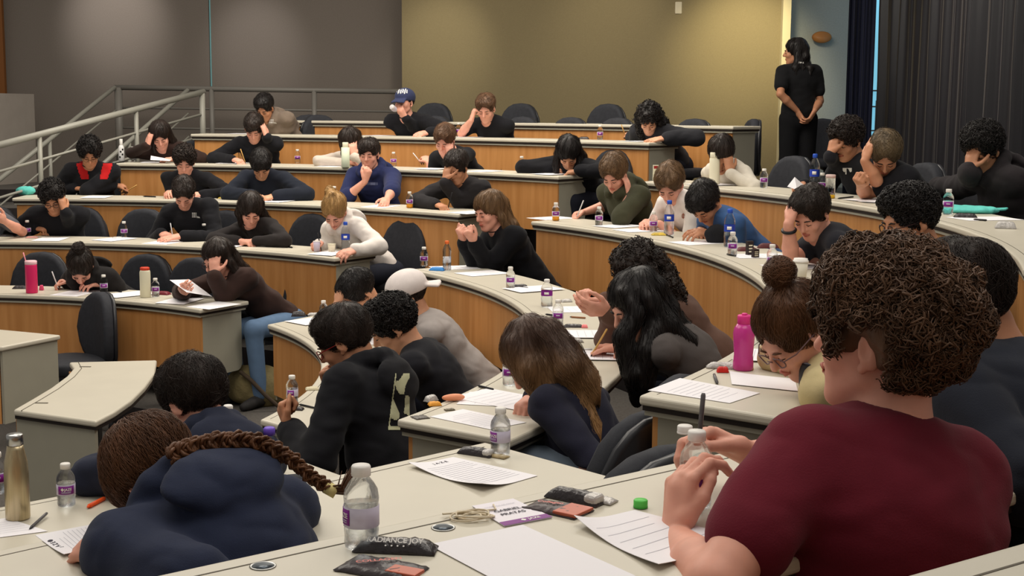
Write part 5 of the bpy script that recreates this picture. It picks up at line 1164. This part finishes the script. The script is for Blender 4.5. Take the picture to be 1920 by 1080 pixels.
PQ = [(785, 252, 'B', 1, 'paper before the student in navy cap', 0), (890, 257, 'B', 1, 'paper under leaning black t-shirt', .1), (1180, 266, 'B', 1, 'paper under pen of curly-haired back row writer', 0), (540, 247, 'B', 1, 'paper under taupe hoodie arms', 0),
 (310, 302, 'C', 1, 'raised paper before off-shoulder top', .2), (440, 306, 'C', 1, 'paper by pencil of hand-in-hair student', 0), (620, 312, 'C', 1, 'paper beside the pale green flask', 0), (800, 318, 'C', 1, 'paper before bracelet-wearing student', .1), (890, 322, 'C', 1, 'spare paper right of bracelet-wearing student', -.1), (1015, 328, 'C', 1, 'paper under writing hand by slate flask', 0),
 (175, 371, 'D', 1, 'paper before red-panelled sweater', .1), (345, 377, 'D', 1, 'paper between folded arms of black top', 0), (490, 381, 'D', 1, 'paper under navy fleece hands', 0), (680, 390, 'D', 1, 'papers before navy hoodie thinker', .2), (835, 402, 'D', 1, 'paper before black jacket with juice', 0),
 (95, 449, 'E', 1, 'paper before zip top at far left', .1), (215, 449, 'E', 1, 'paper left of bottle by empty chair', -.3), (305, 455, 'E', 1, 'paper under hands of white-logo crewneck', 0), (430, 461, 'E', 1, 'paper by tan top and cardigan', .1), (600, 478, 'E', 1, 'papers under the blonde writer', .2),
 (140, 550, 'F', 1, 'paper under low bent head', 0), (240, 553, 'F', 1, 'paper left of red-lidded flask', -.4), (330, 566, 'F', 1, 'paper lying near raised sheet', .3), (385, 575, 'F', 1, 'small sheet near right end of lowest left desk', .1),
 (915, 512, 'E', 2, 'paper below black sweater elbows', .1), (880, 500, 'E', 2, 'second paper behind orange-capped bottle', -.3), (1000, 543, 'E', 2, 'paper with pen right of second small bottle', .2), (1085, 580, 'E', 2, 'paper under joined hands of curly-haired student', 0), (1105, 628, 'E', 2, 'white paper right of pink lunch box', .05), (1115, 668, 'E', 2, 'paper under hand of long black hair', .1), (945, 750, 'E', 2, 'paper under pen of ombre-haired writer', .2), (875, 742, 'E', 2, 'small card by ombre-haired writer', -.3),
 (1105, 405, 'D', 2, 'papers under pen of green hoodie', 0), (1165, 424, 'D', 2, 'paper right of the green hoodie papers', .2), (1200, 432, 'D', 2, 'paper under white t-shirt hands', 0), (1310, 455, 'D', 2, 'paper under blue t-shirt hands', .2), (1425, 480, 'D', 2, 'paper beneath elbow with watch', 0), (1530, 500, 'D', 2, 'paper right of white coffee cup', .2), (1530, 556, 'D', 2, 'paper beyond the hair bun', 0),
 (1300, 348, 'C', 2, 'notebook page left of cream flask', 0), (1640, 376, 'C', 2, 'paper under forearms of light brown hair', .2), (1780, 378, 'C', 2, 'white paper resting on turquoise bag', .6), (1850, 410, 'C', 2, 'paper right of the turquoise bag', .2), (1440, 668, 'D', 2, 'paper behind the cream bowl', .2),
 (700, 640, 'F', 2, 'paper under black sweatshirt sleeve', 0), (640, 598, 'F', 2, 'paper near white t-shirt elbow', .2)]
for x, y, k, sec, l, r in PQ: A4(x, y, k, sec, l, r, lines=0 if dz(k, sec) > 0 and y < 480 else 6)
PL = lambda pts, k, sec: [at(x, y, dz(k, sec))[:2] for x, y in pts]
paper_q(PL([(765, 876), (850, 858), (1008, 893), (905, 923)], 'E', 3), dz('E', 3), 'curled exam sheet with printed header on near desk beside snack bars', (.012, .0, 0, .02), 12, '\u25cf J A Z E', lines=14)
paper_q(PL([(868, 768), (806, 782), (919, 806), (987, 793)], 'E', 2), dz('E', 2), 'exam sheet lying alone at near end of middle desk', (0, 0, 0, 0), 10, None, lines=10)
paper_q(PL([(1000, 1128), (803, 1023), (980, 986), (1192, 1082)], 'D', 3), dz('D', 3), 'large blank exam sheet at front edge of nearest desk', (0, 0, 0, 0), 12, None, lines=0)
paper_q(PL([(1076, 985), (1190, 958), (1390, 1010), (1235, 1072)], 'D', 3), dz('D', 3), 'used exam sheet with pencil marks left of bent elbow', (.015, 0, 0, .01), 12, None, lines=5)
paper_q(PL([(1350, 1086), (1437, 1052), (1380, 1010), (1290, 1050)], 'D', 3), dz('D', 3)+.002, 'corner of sheet peeking out under the bare elbow', (0, 0, 0, 0), 8, None, lines=3)
paper_q(PL([(120, 1046), (66, 1005), (212, 977), (236, 1008)], 'E', 3), dz('E', 3), 'exam sheet with upside-down header at lower left under navy sleeve', (.006, 0, 0, 0), 10, 'J A Z E \u25cf', lines=12)
paper_q(PL([(-60, 985), (12, 972), (90, 997), (-10, 1010)], 'F', 3), dz('F', 3), 'exam sheet under the pen at left edge', (0, 0, 0, 0), 8, None, lines=6)
paper_q(PL([(1215, 733), (1275, 710), (1425, 738), (1368, 757)], 'D', 2), dz('D', 2), 'exam sheet at near corner of desk beside the pink bottle', (0, 0, 0, 0), 10, None, lines=9)
paper_q(PL([(1372, 722), (1368, 700), (1490, 712), (1496, 735)], 'D', 2), dz('D', 2)+.001, 'folded white sheet between bowl and black cup', (0, .004, 0, 0), 8, None, lines=0)
paper_q(PL([(1255, 812), (1255, 812), (1256, 813), (1255, 813)], 'D', 3), dz('D', 3), 'x', lines=0) if False else None
# raised sheets held by two students
def held(px, d, label, quad):
    V = [atd(x, y, d+o_) for x, y, o_ in quad]; V2 = [v+np.array([0, -.001, .0006]) for v in V]; mb = MB(); mb.add(V+V2, [(3, 2, 1, 0), (4, 5, 6, 7), (0, 1, 5, 4), (1, 2, 6, 5), (2, 3, 7, 6), (3, 0, 4, 7)])
    tag(mb.obj('paper_sheet', M_PAPER, None, base=V[0]), label, 'paper', 'exam papers')
if have(21): dd = PEOPLE[21]['d']; held(0, dd, 'open exam booklet held up by brown sweater student', [(318, 525, -.2), (355, 524, -.02), (398, 556, -.1), (350, 548, -.3)])
if have(23): dd = PEOPLE[23]['d']; held(0, dd, 'sheet held upright beside large blue-capped bottle', [(1490, 332, -.2), (1514, 353, -.15), (1494, 356, -.3), (1476, 350, -.28)])
if have(6): dd = PEOPLE[6]['d']; held(0, dd, 'sheet tilted up before off-shoulder top', [(283, 292, -.15), (322, 299, -.1), (318, 302, -.25), (282, 300, -.2)])
# pens ---------------------------------------------------------------
def pen(a, b, m, label, r=.0042, tip=None, group='pens and pencils'):
    a, b = np.array(a, float), np.array(b, float); root = empty('pen', a); t = nrm(b-a); L = np.linalg.norm(b-a)
    MB().tube([a+t*L*.12, b-t*.004, b], [r, r, r*.7], 8).obj('barrel', m, root, True); MB().tube([a, a+t*L*.12], [r*.2, r*.95], 8).obj('tip', tip or M_BLACKP, root, True); tag(root, label, 'pen', group)
def pen_hand(pid, side, up, m, label, L=.14):
    if not have(pid): return
    q = PEOPLE[pid]; tp = q['tips'][side]; a = (tp[0]+tp[4])/2; u = nrm(up); z = q['z']; b0 = a-u*.03
    if b0[2] < z+.002: b0[2] = z+.002
    pen(b0, b0+u*L, m, label, .0042)
M_YEL = mat('pencil_yellow', (214, 170, 100), .5); M_WPEN = mat('pen_white', (226, 226, 228), .4); M_GPEN = mat('pen_grey', (96, 92, 94), .3, alpha=.9)
for pid, sd, up, m, l in [(4, 1, (-.35, 0, .9), M_YEL, 'yellow pencil in back row hand of curly-haired writer'), (7, 1, (-.3, 0, .9), M_YEL, 'yellow pencil held by hand-in-hair student'), (9, 1, (-.5, .2, .6), M_WPEN, 'white pen of bracelet-wearing student'),
 (10, 1, (-.3, .1, .9), M_WPEN, 'pen of writer behind slate flask'), (11, -1, (.8, .1, .5), M_YEL, 'thin pencil held loosely by red-panelled sweater'), (17, 1, (-.2, .3, .8), M_WPEN, 'pen in fist of white-logo crewneck'), (19, 1, (-.2, .3, .8), M_BLACKP, 'dark pen of blonde writer'),
 (20, 1, (-.35, .1, .9), M_WPEN, 'pen of writer with head nearly on desk'), (15, 1, (.2, .2, .8), M_BLACKP, 'dark pen of black jacket student'), (26, 1, (.35, 0, .9), M_WPEN, 'white pen upright in hand of green hoodie'), (36, 1, (.75, -.2, .45), M_GPEN, 'grey pen of ombre-haired writer'), (35, 1, (.5, 0, .9), M_YEL, 'pencil of long black hair student'), (25, 1, (-.5, 0, .7), M_WPEN, 'pen by charcoal hoodie hand')]: pen_hand(pid, sd, up, m, l)
pen(on(55, 992, 'F', 3, .004), on(88, 962, 'F', 3, .010), M_GPEN, 'grey ballpoint lying on sheet at left edge')
o1, o2 = on(163, 951, 'F', 3, .006), on(196, 934, 'F', 3, .006); pen(o1, o2, mat('marker_orange', (244, 92, 40), .4), 'thick orange marker beside navy sleeve', .0065, mat('marker_orange2', (244, 92, 40), .4))
pen(on(1345, 719, 'D', 2, .004), on(1339, 702, 'D', 2, .004), M_GPEN, 'short dark pen left of folded sheet', .0045)
for x0, y0, x1, y1, k, sec, m, l in [(1062, 657, 1110, 655, 'E', 2, M_WPEN, 'white and black pen below pink lunch box'), (1022, 589, 1046, 592, 'E', 2, M_BLACKP, 'black pen left of bottle over pink lunch box'), (1068, 594, 1098, 596, 'E', 2, mat('pencil_brown', (150, 100, 66), .5), 'brown pencil under joined hands'), (965, 537, 990, 540, 'E', 2, M_BLACKP, 'dark pen right of second small bottle'),
 (1362, 476, 1380, 480, 'D', 2, M_BLACKP, 'dark pen below large blue bottle on curved desk'), (1240, 436, 1262, 445, 'D', 2, M_BLACKP, 'dark pen beside yellow wrapper'), (1570, 372, 1600, 369, 'C', 2, M_BLACKP, 'black pen on highest right desk'), (1825, 411, 1850, 413, 'C', 2, M_BLACKP, 'black pen under turquoise bag'),
 (268, 368, 292, 369, 'D', 1, M_BLACKP, 'dark pen left of black top on fourth desk'), (532, 461, 548, 464, 'E', 1, M_BLACKP, 'dark pen between cardigan and blonde writer'), (210, 543, 228, 547, 'F', 1, M_BLACKP, 'dark pen right of low bent head'), (895, 723, 925, 730, 'E', 2, M_BLACKP, 'thin pen beside the ombre-haired writer'), (560, 758, 592, 765, 'F', 2, M_BLACKP, 'dark pen beside bottle of red-glasses student')]:
    pen(on(x0, y0, k, sec, .0045), on(x1, y1, k, sec, .0045), m, l, .0045 if sec == 2 else .006)
# wrappers, bars, phones --------------------------------------------
def wrapper(x, y, k, sec, dims, yaw, m, label, cat='wrapper', ends=None, amp=.0025):
    """a flow-wrapped bar: soft pillow with crimped ends"""
    p = on(x, y, k, sec); L, W_, h = dims; nx, ny = 18, 8; V = []; F_ = []; c_, s_ = math.cos(yaw), math.sin(yaw); rs = np.random.default_rng(int(x*7+y))
    for sg in (0, 1):
        for i in range(nx+1):
            for j in range(ny+1):
                u, v = i/nx*2-1, j/ny*2-1; e = max(0, 1-abs(u)**6)*max(0, 1-abs(v)**3)**.5; zz = (h*e*.98+.002 if sg else .0004)+(amp*rs.normal()*.35 if sg else 0); ww = 1+.06*math.sin(i*1.9) if abs(u) > .85 else 1
                X, Y = u*L/2, v*W_/2*ww; V.append((p[0]+X*c_-Y*s_, p[1]+X*s_+Y*c_, p[2]+zz))
    n2 = (nx+1)*(ny+1)
    for i in range(nx):
        for j in range(ny):
            a = i*(ny+1)+j; F_ += [(n2+a, n2+a+ny+1, n2+a+ny+2, n2+a+1), (a+1, a+ny+2, a+ny+1, a)]
    for i in range(nx):
        for j in (0, ny): a = i*(ny+1)+j; F_.append((a, a+ny+1, n2+a+ny+1, n2+a))
    for j in range(ny):
        for i in (0, nx): a = i*(ny+1)+j; F_.append((a, a+1, n2+a+1, n2+a))
    mb = MB(); mb.add(V, F_); o = mb.obj('snack_wrapper', m, None, True, base=p)
    if ends:
        q = p+np.array([c_*L*.36, s_*L*.36, 0]); lu = []
        e_ = MB().box(q+np.array([0, 0, h*.5+.001]), (L*.25, W_*.96, h*1.02), np.array([[c_, -s_, 0], [s_, c_, 0], [0, 0, 1]])).obj('foil_end', ends, o); bevel(e_, h*.4, 3)
    return tag(o, label, cat)
w1 = wrapper(742, 1031, 'D', 3, (.125, .042, .016), -.10, M_WRAP, 'black snack bar wrapper reading RADIANCE JOY next to nearest water bottle', ends=None)
p = on(742, 1031, 'D', 3); f_ = line3('D')[2]
for t_, sz, dy in (('RADIANCE JOY', .0125, -.0135), ('\u2022  \u2022  \u2022  \u2022', .010, -.020)): text_on('wrapper_lettering', t_, sz, p+np.array([0, dy, .0190 if sz > .011 else .0125]), (math.cos(-.1), math.sin(-.1), 0), (-math.sin(-.1)*.8, math.cos(-.1)*.8, .6), M_CAPW, w1, True)
w2 = wrapper(715, 1068, 'D', 3, (.12, .07, .008), -.45, mat('wrapper_charcoal', (66, 60, 62), .3, bump=.5, bscale=40), 'charcoal and copper foil packet reading COLLAGEN at bottom edge')
p = on(715, 1068, 'D', 3); cp = mat('copper_foil', (176, 92, 70), .35, metal=.3); text_on('packet_lettering', 'COLLAGEN', .013, p+np.array([-.004, .006, .012]), (.9, .25, 0), (-.25, .9, 0), mat('rose_print', (226, 130, 120), .5), w2, True)
e_ = MB().box(p+np.array([.036, -.028, .0075]), (.05, .03, .006), np.array(Matrix.Rotation(-.45, 3, 'Z'))).obj('copper_band', cp, w2); bevel(e_, .002)
wrapper(1078, 938, 'D', 3, (.105, .034, .017), -.62, M_WRAP, 'dark snack bar with silver foil end lying behind the copper packet', ends=M_FOIL)
wrapper(1118, 938, 'D', 3, (.07, .03, .006), -.55, M_FOIL, 'crumpled narrow foil wrapper right of snack bar')
w3 = wrapper(1046, 956, 'D', 3, (.105, .06, .005), -.62, mat('packet_dark', (74, 64, 66), .35, bump=.3), 'flat dark and copper packet right of name badge'); p = on(1046, 956, 'D', 3)
R_p = np.array(Matrix.Rotation(-.62, 3, 'Z')); q = p+R_p@np.array([.03, 0, .0045]); e_ = MB().box(q, (.045, .058, .006), R_p).obj('copper_band', cp, w3); bevel(e_, .002)
text_on('packet_lettering', 'Collagen', .013, p+R_p@np.array([-.018, .005, .0085]), R_p@np.array([1, .3, 0]), R_p@np.array([-.3, 1, 0]), mat('rose_print', (226, 130, 120), .5), w3, True)
wrapper(893, 852, 'E', 3, (.10, .034, .017), -.50, M_WRAP, 'dark snack bar with foil end on top of curled exam sheet', ends=M_FOIL)
wrapper(925, 855, 'E', 3, (.085, .03, .005), -.55, mat('wrapper_tan', (150, 132, 96), .4, var=.3, vscale=30, bump=.4), 'crumpled tan wrapper against the bottle on near desk')
for x, y, k, sec, d_, yw, m, l in [(815, 760, 'E', 2, (.045, .03, .012), .3, mat('snack_orange', (232, 160, 60), .5), 'little orange snack bag with grey foil on desk corner'), (808, 752, 'E', 2, (.05, .03, .02), .9, M_FOIL, 'grey foil crumple behind orange snack bag'), (788, 783, 'E', 2, (.05, .05, .003), .5, mat('pouch_grey', (92, 86, 80), .4), 'flat grey sachet at desk corner'), (843, 769, 'E', 2, (.035, .022, .003), .4, mat('chip_brown', (96, 86, 66), .4), 'tiny brown sachet beyond grey sachet'),
 (820, 507, 'E', 2, (.10, .05, .02), -.3, mat('wrapper_blue', (60, 134, 206), .4, bump=.4), 'crumpled blue wrapper beside orange-capped bottle'), (1075, 613, 'E', 2, (.09, .04, .012), 0, M_WRAP, 'dark snack bar right of pink lunch box'), (1096, 614, 'E', 2, (.03, .035, .012), 0, mat('eraser_pink', (236, 130, 130), .6), 'pink end of snack packet right of pink lunch box'), (1078, 642, 'E', 2, (.07, .04, .016), .4, M_FOIL, 'crumpled striped wrapper above white pen'), (975, 538, 'E', 2, (.09, .028, .014), .2, M_WRAP, 'brown snack bar near second small bottle'), (1062, 566, 'E', 2, (.06, .03, .014), .3, M_FOIL, 'small crumpled foil above paper of joined hands'),
 (1365, 690, 'D', 2, (.13, .035, .016), -.1, M_FOIL, 'silver and amber bar behind red marker cap'), (1400, 692, 'D', 2, (.04, .03, .014), -.2, mat('amber_wrap', (206, 140, 60), .4), 'amber wrapper end beside pink bottle'), (1355, 698, 'D', 2, (.035, .018, .015), 0, mat('red_wrap', (206, 46, 40), .35), 'small red packet on desk near pink bottle'), (1235, 441, 'D', 2, (.09, .05, .014), .1, mat('wrap_yellow', (206, 176, 70), .4, var=.3, vscale=30, bump=.4), 'crumpled yellow wrapper before white t-shirt'), (1400, 470, 'D', 2, (.12, .05, .02), .2, mat('case_maroon', (92, 46, 48), .5), 'maroon case behind tall dark boxes'), (1440, 465, 'D', 2, (.12, .04, .025), .1, mat('case_maroon', (92, 46, 48), .5), 'maroon glasses case left of elbow with watch'),
 (1560, 540, 'D', 2, (.07, .04, .03), .2, M_WRAP, 'dark round pouch beside foreground curls'), (1528, 560, 'D', 2, (.05, .035, .018), .2, mat('wrap_gold', (180, 120, 60), .4), 'brown and gold sweet wrapper beyond hair bun'), (420, 372, 'D', 1, (.10, .05, .012), .1, mat('wrap_yellow', (206, 176, 70), .4), 'yellow wrapper on fourth desk beside the small bottle'), (220, 447, 'E', 1, (.08, .05, .012), .2, M_FOIL, 'foil wrapper left of bottle by empty chair'), (180, 548, 'F', 1, (.09, .05, .012), .1, M_WRAP, 'dark wrapper behind second bottle on lowest left desk'), (38, 541, 'F', 1, (.1, .05, .02), .1, M_WRAP, 'dark pouch left of pink tumbler'), (78, 544, 'F', 1, (.03, .025, .035), .1, mat('pink_thing', (224, 80, 120), .5), 'tiny pink box right of pink tumbler'), (307, 552, 'F', 1, (.09, .06, .02), -.3, mat('wrap_red', (120, 40, 52), .4), 'dark red packet right of third bottle on lowest left desk'),
 (15, 443, 'E', 1, (.12, .06, .014), .1, M_WRAP, 'dark pouch at left edge of fifth desk'), (60, 446, 'E', 1, (.09, .05, .01), .1, mat('wrap_pink', (206, 150, 140), .4), 'pinkish wrapper by first bottle on fifth desk'), (560, 593, 'F', 2, (.09, .04, .03), .1, M_WRAP, 'dark wrapper at far corner of innermost middle desk'), (590, 591, 'F', 2, (.09, .03, .014), .2, M_FOIL, 'silver wrapper right of dark wrapper on innermost middle desk'), (585, 730, 'F', 2, (.06, .05, .01), .2, mat('pouch_cream', (200, 190, 160), .5), 'small cream case on desk beside red-glasses student'), (552, 768, 'F', 2, (.08, .035, .012), -.1, M_WRAP, 'dark bar below bottle of red-glasses student'), (1250, 262, 'B', 1, (.1, .05, .02), 0, M_FOIL, 'crumpled foil right of the orange bottle'), (1095, 261, 'B', 1, (.09, .05, .02), 0, M_WRAP, 'dark wrapper left of back row bottle'), (1810, 408, 'C', 2, (.11, .04, .02), -.2, M_WRAP, 'black wrapper in front of turquoise bag'), (1885, 428, 'C', 2, (.09, .05, .03), -.3, M_FOIL, 'crumpled silver wrapper at far right'),
 (1460, 642, 'D', 2, (.08, .05, .02), .3, M_FOIL, 'loose foil wrappers under bent bun-haired head'), (243, 978, 'E', 3, (.085, .035, .014), .55, M_WRAP, 'dark snack bar tucked under the braided student\'s face'), (1376, 357, 'C', 2, (.0, .0, .0), 0, None, None)]:
    if m: wrapper(x, y, k, sec, d_, yw, m, l)
p = on(850, 752, 'E', 2); o = lump('eraser_pouch', p+np.array([0, 0, .013]), (.042, .016, .013), mat('peach_rubber', (236, 156, 118), .5), 'peach-coloured rubber pouch on desk edge by ombre-haired writer', 'pouch', .001, 60, R=np.array(Matrix.Rotation(.2, 3, 'Z')), h=.004)
# tall dark packs, tiny boxes
for x, y, l, hh in ((1405, 478, 'tall dark chocolate box standing on curved desk', .075), (1416, 483, 'second dark printed box before tall chocolate box', .045)):
    p = on(x, y, 'D', 2); t = tag(empty('snack_box', p), l, 'box'); R_b = np.array(Matrix.Rotation(.4, 3, 'Z')); MB().box(p+np.array([0, 0, hh/2]), (.035, .022, hh), R_b).obj('box_body', mat('choc_box', (44, 34, 34), .5), t)
    for j in range(3): MB().box(p+R_b@np.array([0, -.0113, hh*(.25+.22*j)]), (.022, .0006, hh*.09), R_b).obj('box_lettering', M_IV, t)
p = on(1229, 338, 'C', 2); t = tag(empty('snack_box', p), 'small white box with red mark at far end of highest right desk', 'box'); MB().box(p+np.array([0, 0, .055]), (.04, .03, .11)).obj('box_body', M_IV, t); MB().box(p+np.array([0, -.0155, .095]), (.03, .001, .02)).obj('box_mark', mat('mark_red', (150, 40, 40), .5), t)
# name badge with cord, green cap, grommets
p0 = PL([(962, 936), (1036, 972), (946, 989), (884, 951)], 'D', 3); z = dz('D', 3)
A_, B_, D_, E2_ = [np.array(q) for q in ([885, 951], [962, 937], [1036, 972], [946, 989])]
bq = PL([(885, 951), (962, 937), (1036, 972), (946, 989)], 'D', 3)
V = [(q[0], q[1], z+.0012) for q in bq]+[(q[0], q[1], z+.0024) for q in bq]; mb = MB(); mb.add(V, [(3, 2, 1, 0), (4, 5, 6, 7), (0, 1, 5, 4), (1, 2, 6, 5), (2, 3, 7, 6), (3, 0, 4, 7)])
bd = mb.obj('name_badge', mat('badge_white', (228, 222, 230), .35), None, base=(*sum(bq)/4, z+.001)); tag(bd, 'white name badge with purple strip reading GABRIEL PRATAS on nearest desk', 'badge')
def bi(u, v): return bq[0]*(1-u)*(1-v)+bq[1]*u*(1-v)+bq[2]*u*v+bq[3]*(1-u)*v
ps = [bi(0, .84), bi(1, .84), bi(1, 1), bi(0, 1)]; mb = MB(); mb.add([(q[0], q[1], z+.0030) for q in ps], [(0, 1, 2, 3)]); mb.obj('badge_strip', M_PURP, bd)
X = bi(1, .5)-bi(0, .5); Y = bi(.5, 0)-bi(.5, 1); X3, Y3 = (X[0], X[1], 0), (Y[0], Y[1], 0)
for t_, u, v, sz, m in (('GABRIEL', .50, .42, .0135, M_INKD), ('PRATAS', .50, .58, .0135, M_INKD), ('OLIMPIADA DE FISICA', .5, .2, .006, M_INK), ('\u25c6 JAZE', .6, .92, .011, M_CAPW)): q = bi(u, v); text_on('badge_lettering', t_, sz, (q[0], q[1], z+.0026), X3, Y3, m, bd, sz > .01, lift=.0009)
mb = MB(); c = at(880, 968, z+.004); pts = []
for i in range(90): a = i*.32; r = .021+.008*math.sin(i*.37); pts.append(c+np.array([r*1.35*math.cos(a)+.006*math.sin(i*.13), r*.75*math.sin(a)+.004*math.cos(i*.21), .002+.003*math.sin(i*.5)]))
pts += [at(930, 955, z+.004), at(925, 946, z+.004)]; mb.tube(pts, .0016, 6).obj('badge_cord', mat('cord_cream', (222, 208, 182), .8), bd, True)
p = at(1201, 951, z+.001); vessel('bottle_cap', p, [('cap_wall', mat('cap_green', (92, 200, 84), .4), [(.0115, 0), (.012, .001), (.012, .012), (.0105, .0135)]), ('cap_ring', mat('cap_green2', (70, 176, 66), .4), [(.0123, .0), (.0123, .003)])], 'bright green bottle cap lying on nearest desk', 'bottle cap')
for x, y, l in ((831, 990, 'round metal cable grommet below the name badge cord'), (493, 1062, 'round metal cable grommet at bottom edge, left of nearest bottle')):
    p = at(x, y, z); vessel('cable_grommet', p, [('ring', M_STEEL, [(.0185, .0), (.0195, .0012), (.0175, .002), (.0165, .0008)]), ('grommet_hole', mat('grommet_inside', (96, 104, 112), .35, metal=.7), [(.0165, .0009), (.0, .0010)])], l, 'grommet')
# the foreground student's bottle, pen and cap
if have(43):
    q = PEOPLE[43]; p = atd(1303, 952, 2.17); small_bottle(p, 'held in both hands of maroon t-shirt', detail=False, rot=0, purple=(-1.2, .9), h=1.05)
    a = atd(1312, 812, 2.2); b = atd(1319, 737, 2.22); pen(a, b, M_GPEN, 'dark pen pointing up from maroon t-shirt student\'s fingers', .0042)
    p = atd(1284, 812, 2.2); vessel('bottle_cap', p, [('cap_wall', M_CAPW, [(.0125, 0), (.013, .001), (.013, .012), (.0115, .0135)]), ('cap_ring', M_CAPW, [(.0133, 0), (.0133, .003)])], 'white bottle cap pinched between fingers above held bottle', 'bottle cap')
if have(2):
    p = atd(741, 206, PEOPLE[2]['d']-.17); root = empty('water_bottle', p); ax = np.array([-.35, -.75, .35])
    MB().lathe([(.012, -.02), (.022, .0), (.025, .02), (.025, .07), (.02, .075)], p, 16, axis=ax).obj('bottle_body', mat('tipped_bottle', (220, 214, 214), .2, alpha=.7), root, True); MB().lathe([(.0255, .02), (.0255, .05)], p, 16, axis=ax, cap=False).obj('label', M_LAV, root, True); tag(root, 'small bottle tipped to the mouth of student in navy cap', 'bottle')
if have(29):
    q = PEOPLE[29]; E_, W_, hd, pn, _ = q['arms'][1]; t = nrm(W_-E_); c = W_-t*.035; A = frame(t); MB().tube([c+.031*(A[:, 0]*math.cos(v)+A[:, 1]*math.sin(v)) for v in np.linspace(0, 2*PI, 22)], .008, 8, False).obj('watch_band', M_BLACKP, q['obj'], True)
if have(9):
    q = PEOPLE[9]; E_, W_, hd, pn, _ = q['arms'][-1]; t = nrm(W_-E_); c = W_-t*.02; A = frame(t); bm = mat('wood_bead', (150, 88, 44), .5)
    MB().tube([c+.031*(A[:, 0]*math.cos(v)+A[:, 1]*math.sin(v)) for v in np.linspace(0, 2*PI, 18)], [.008 if i % 2 else .006 for i in range(18)], 6, False).obj('bead_bracelet', bm, q['obj'], True)
for o in bpy.data.objects:
    if '_b' in o: del o['_b']
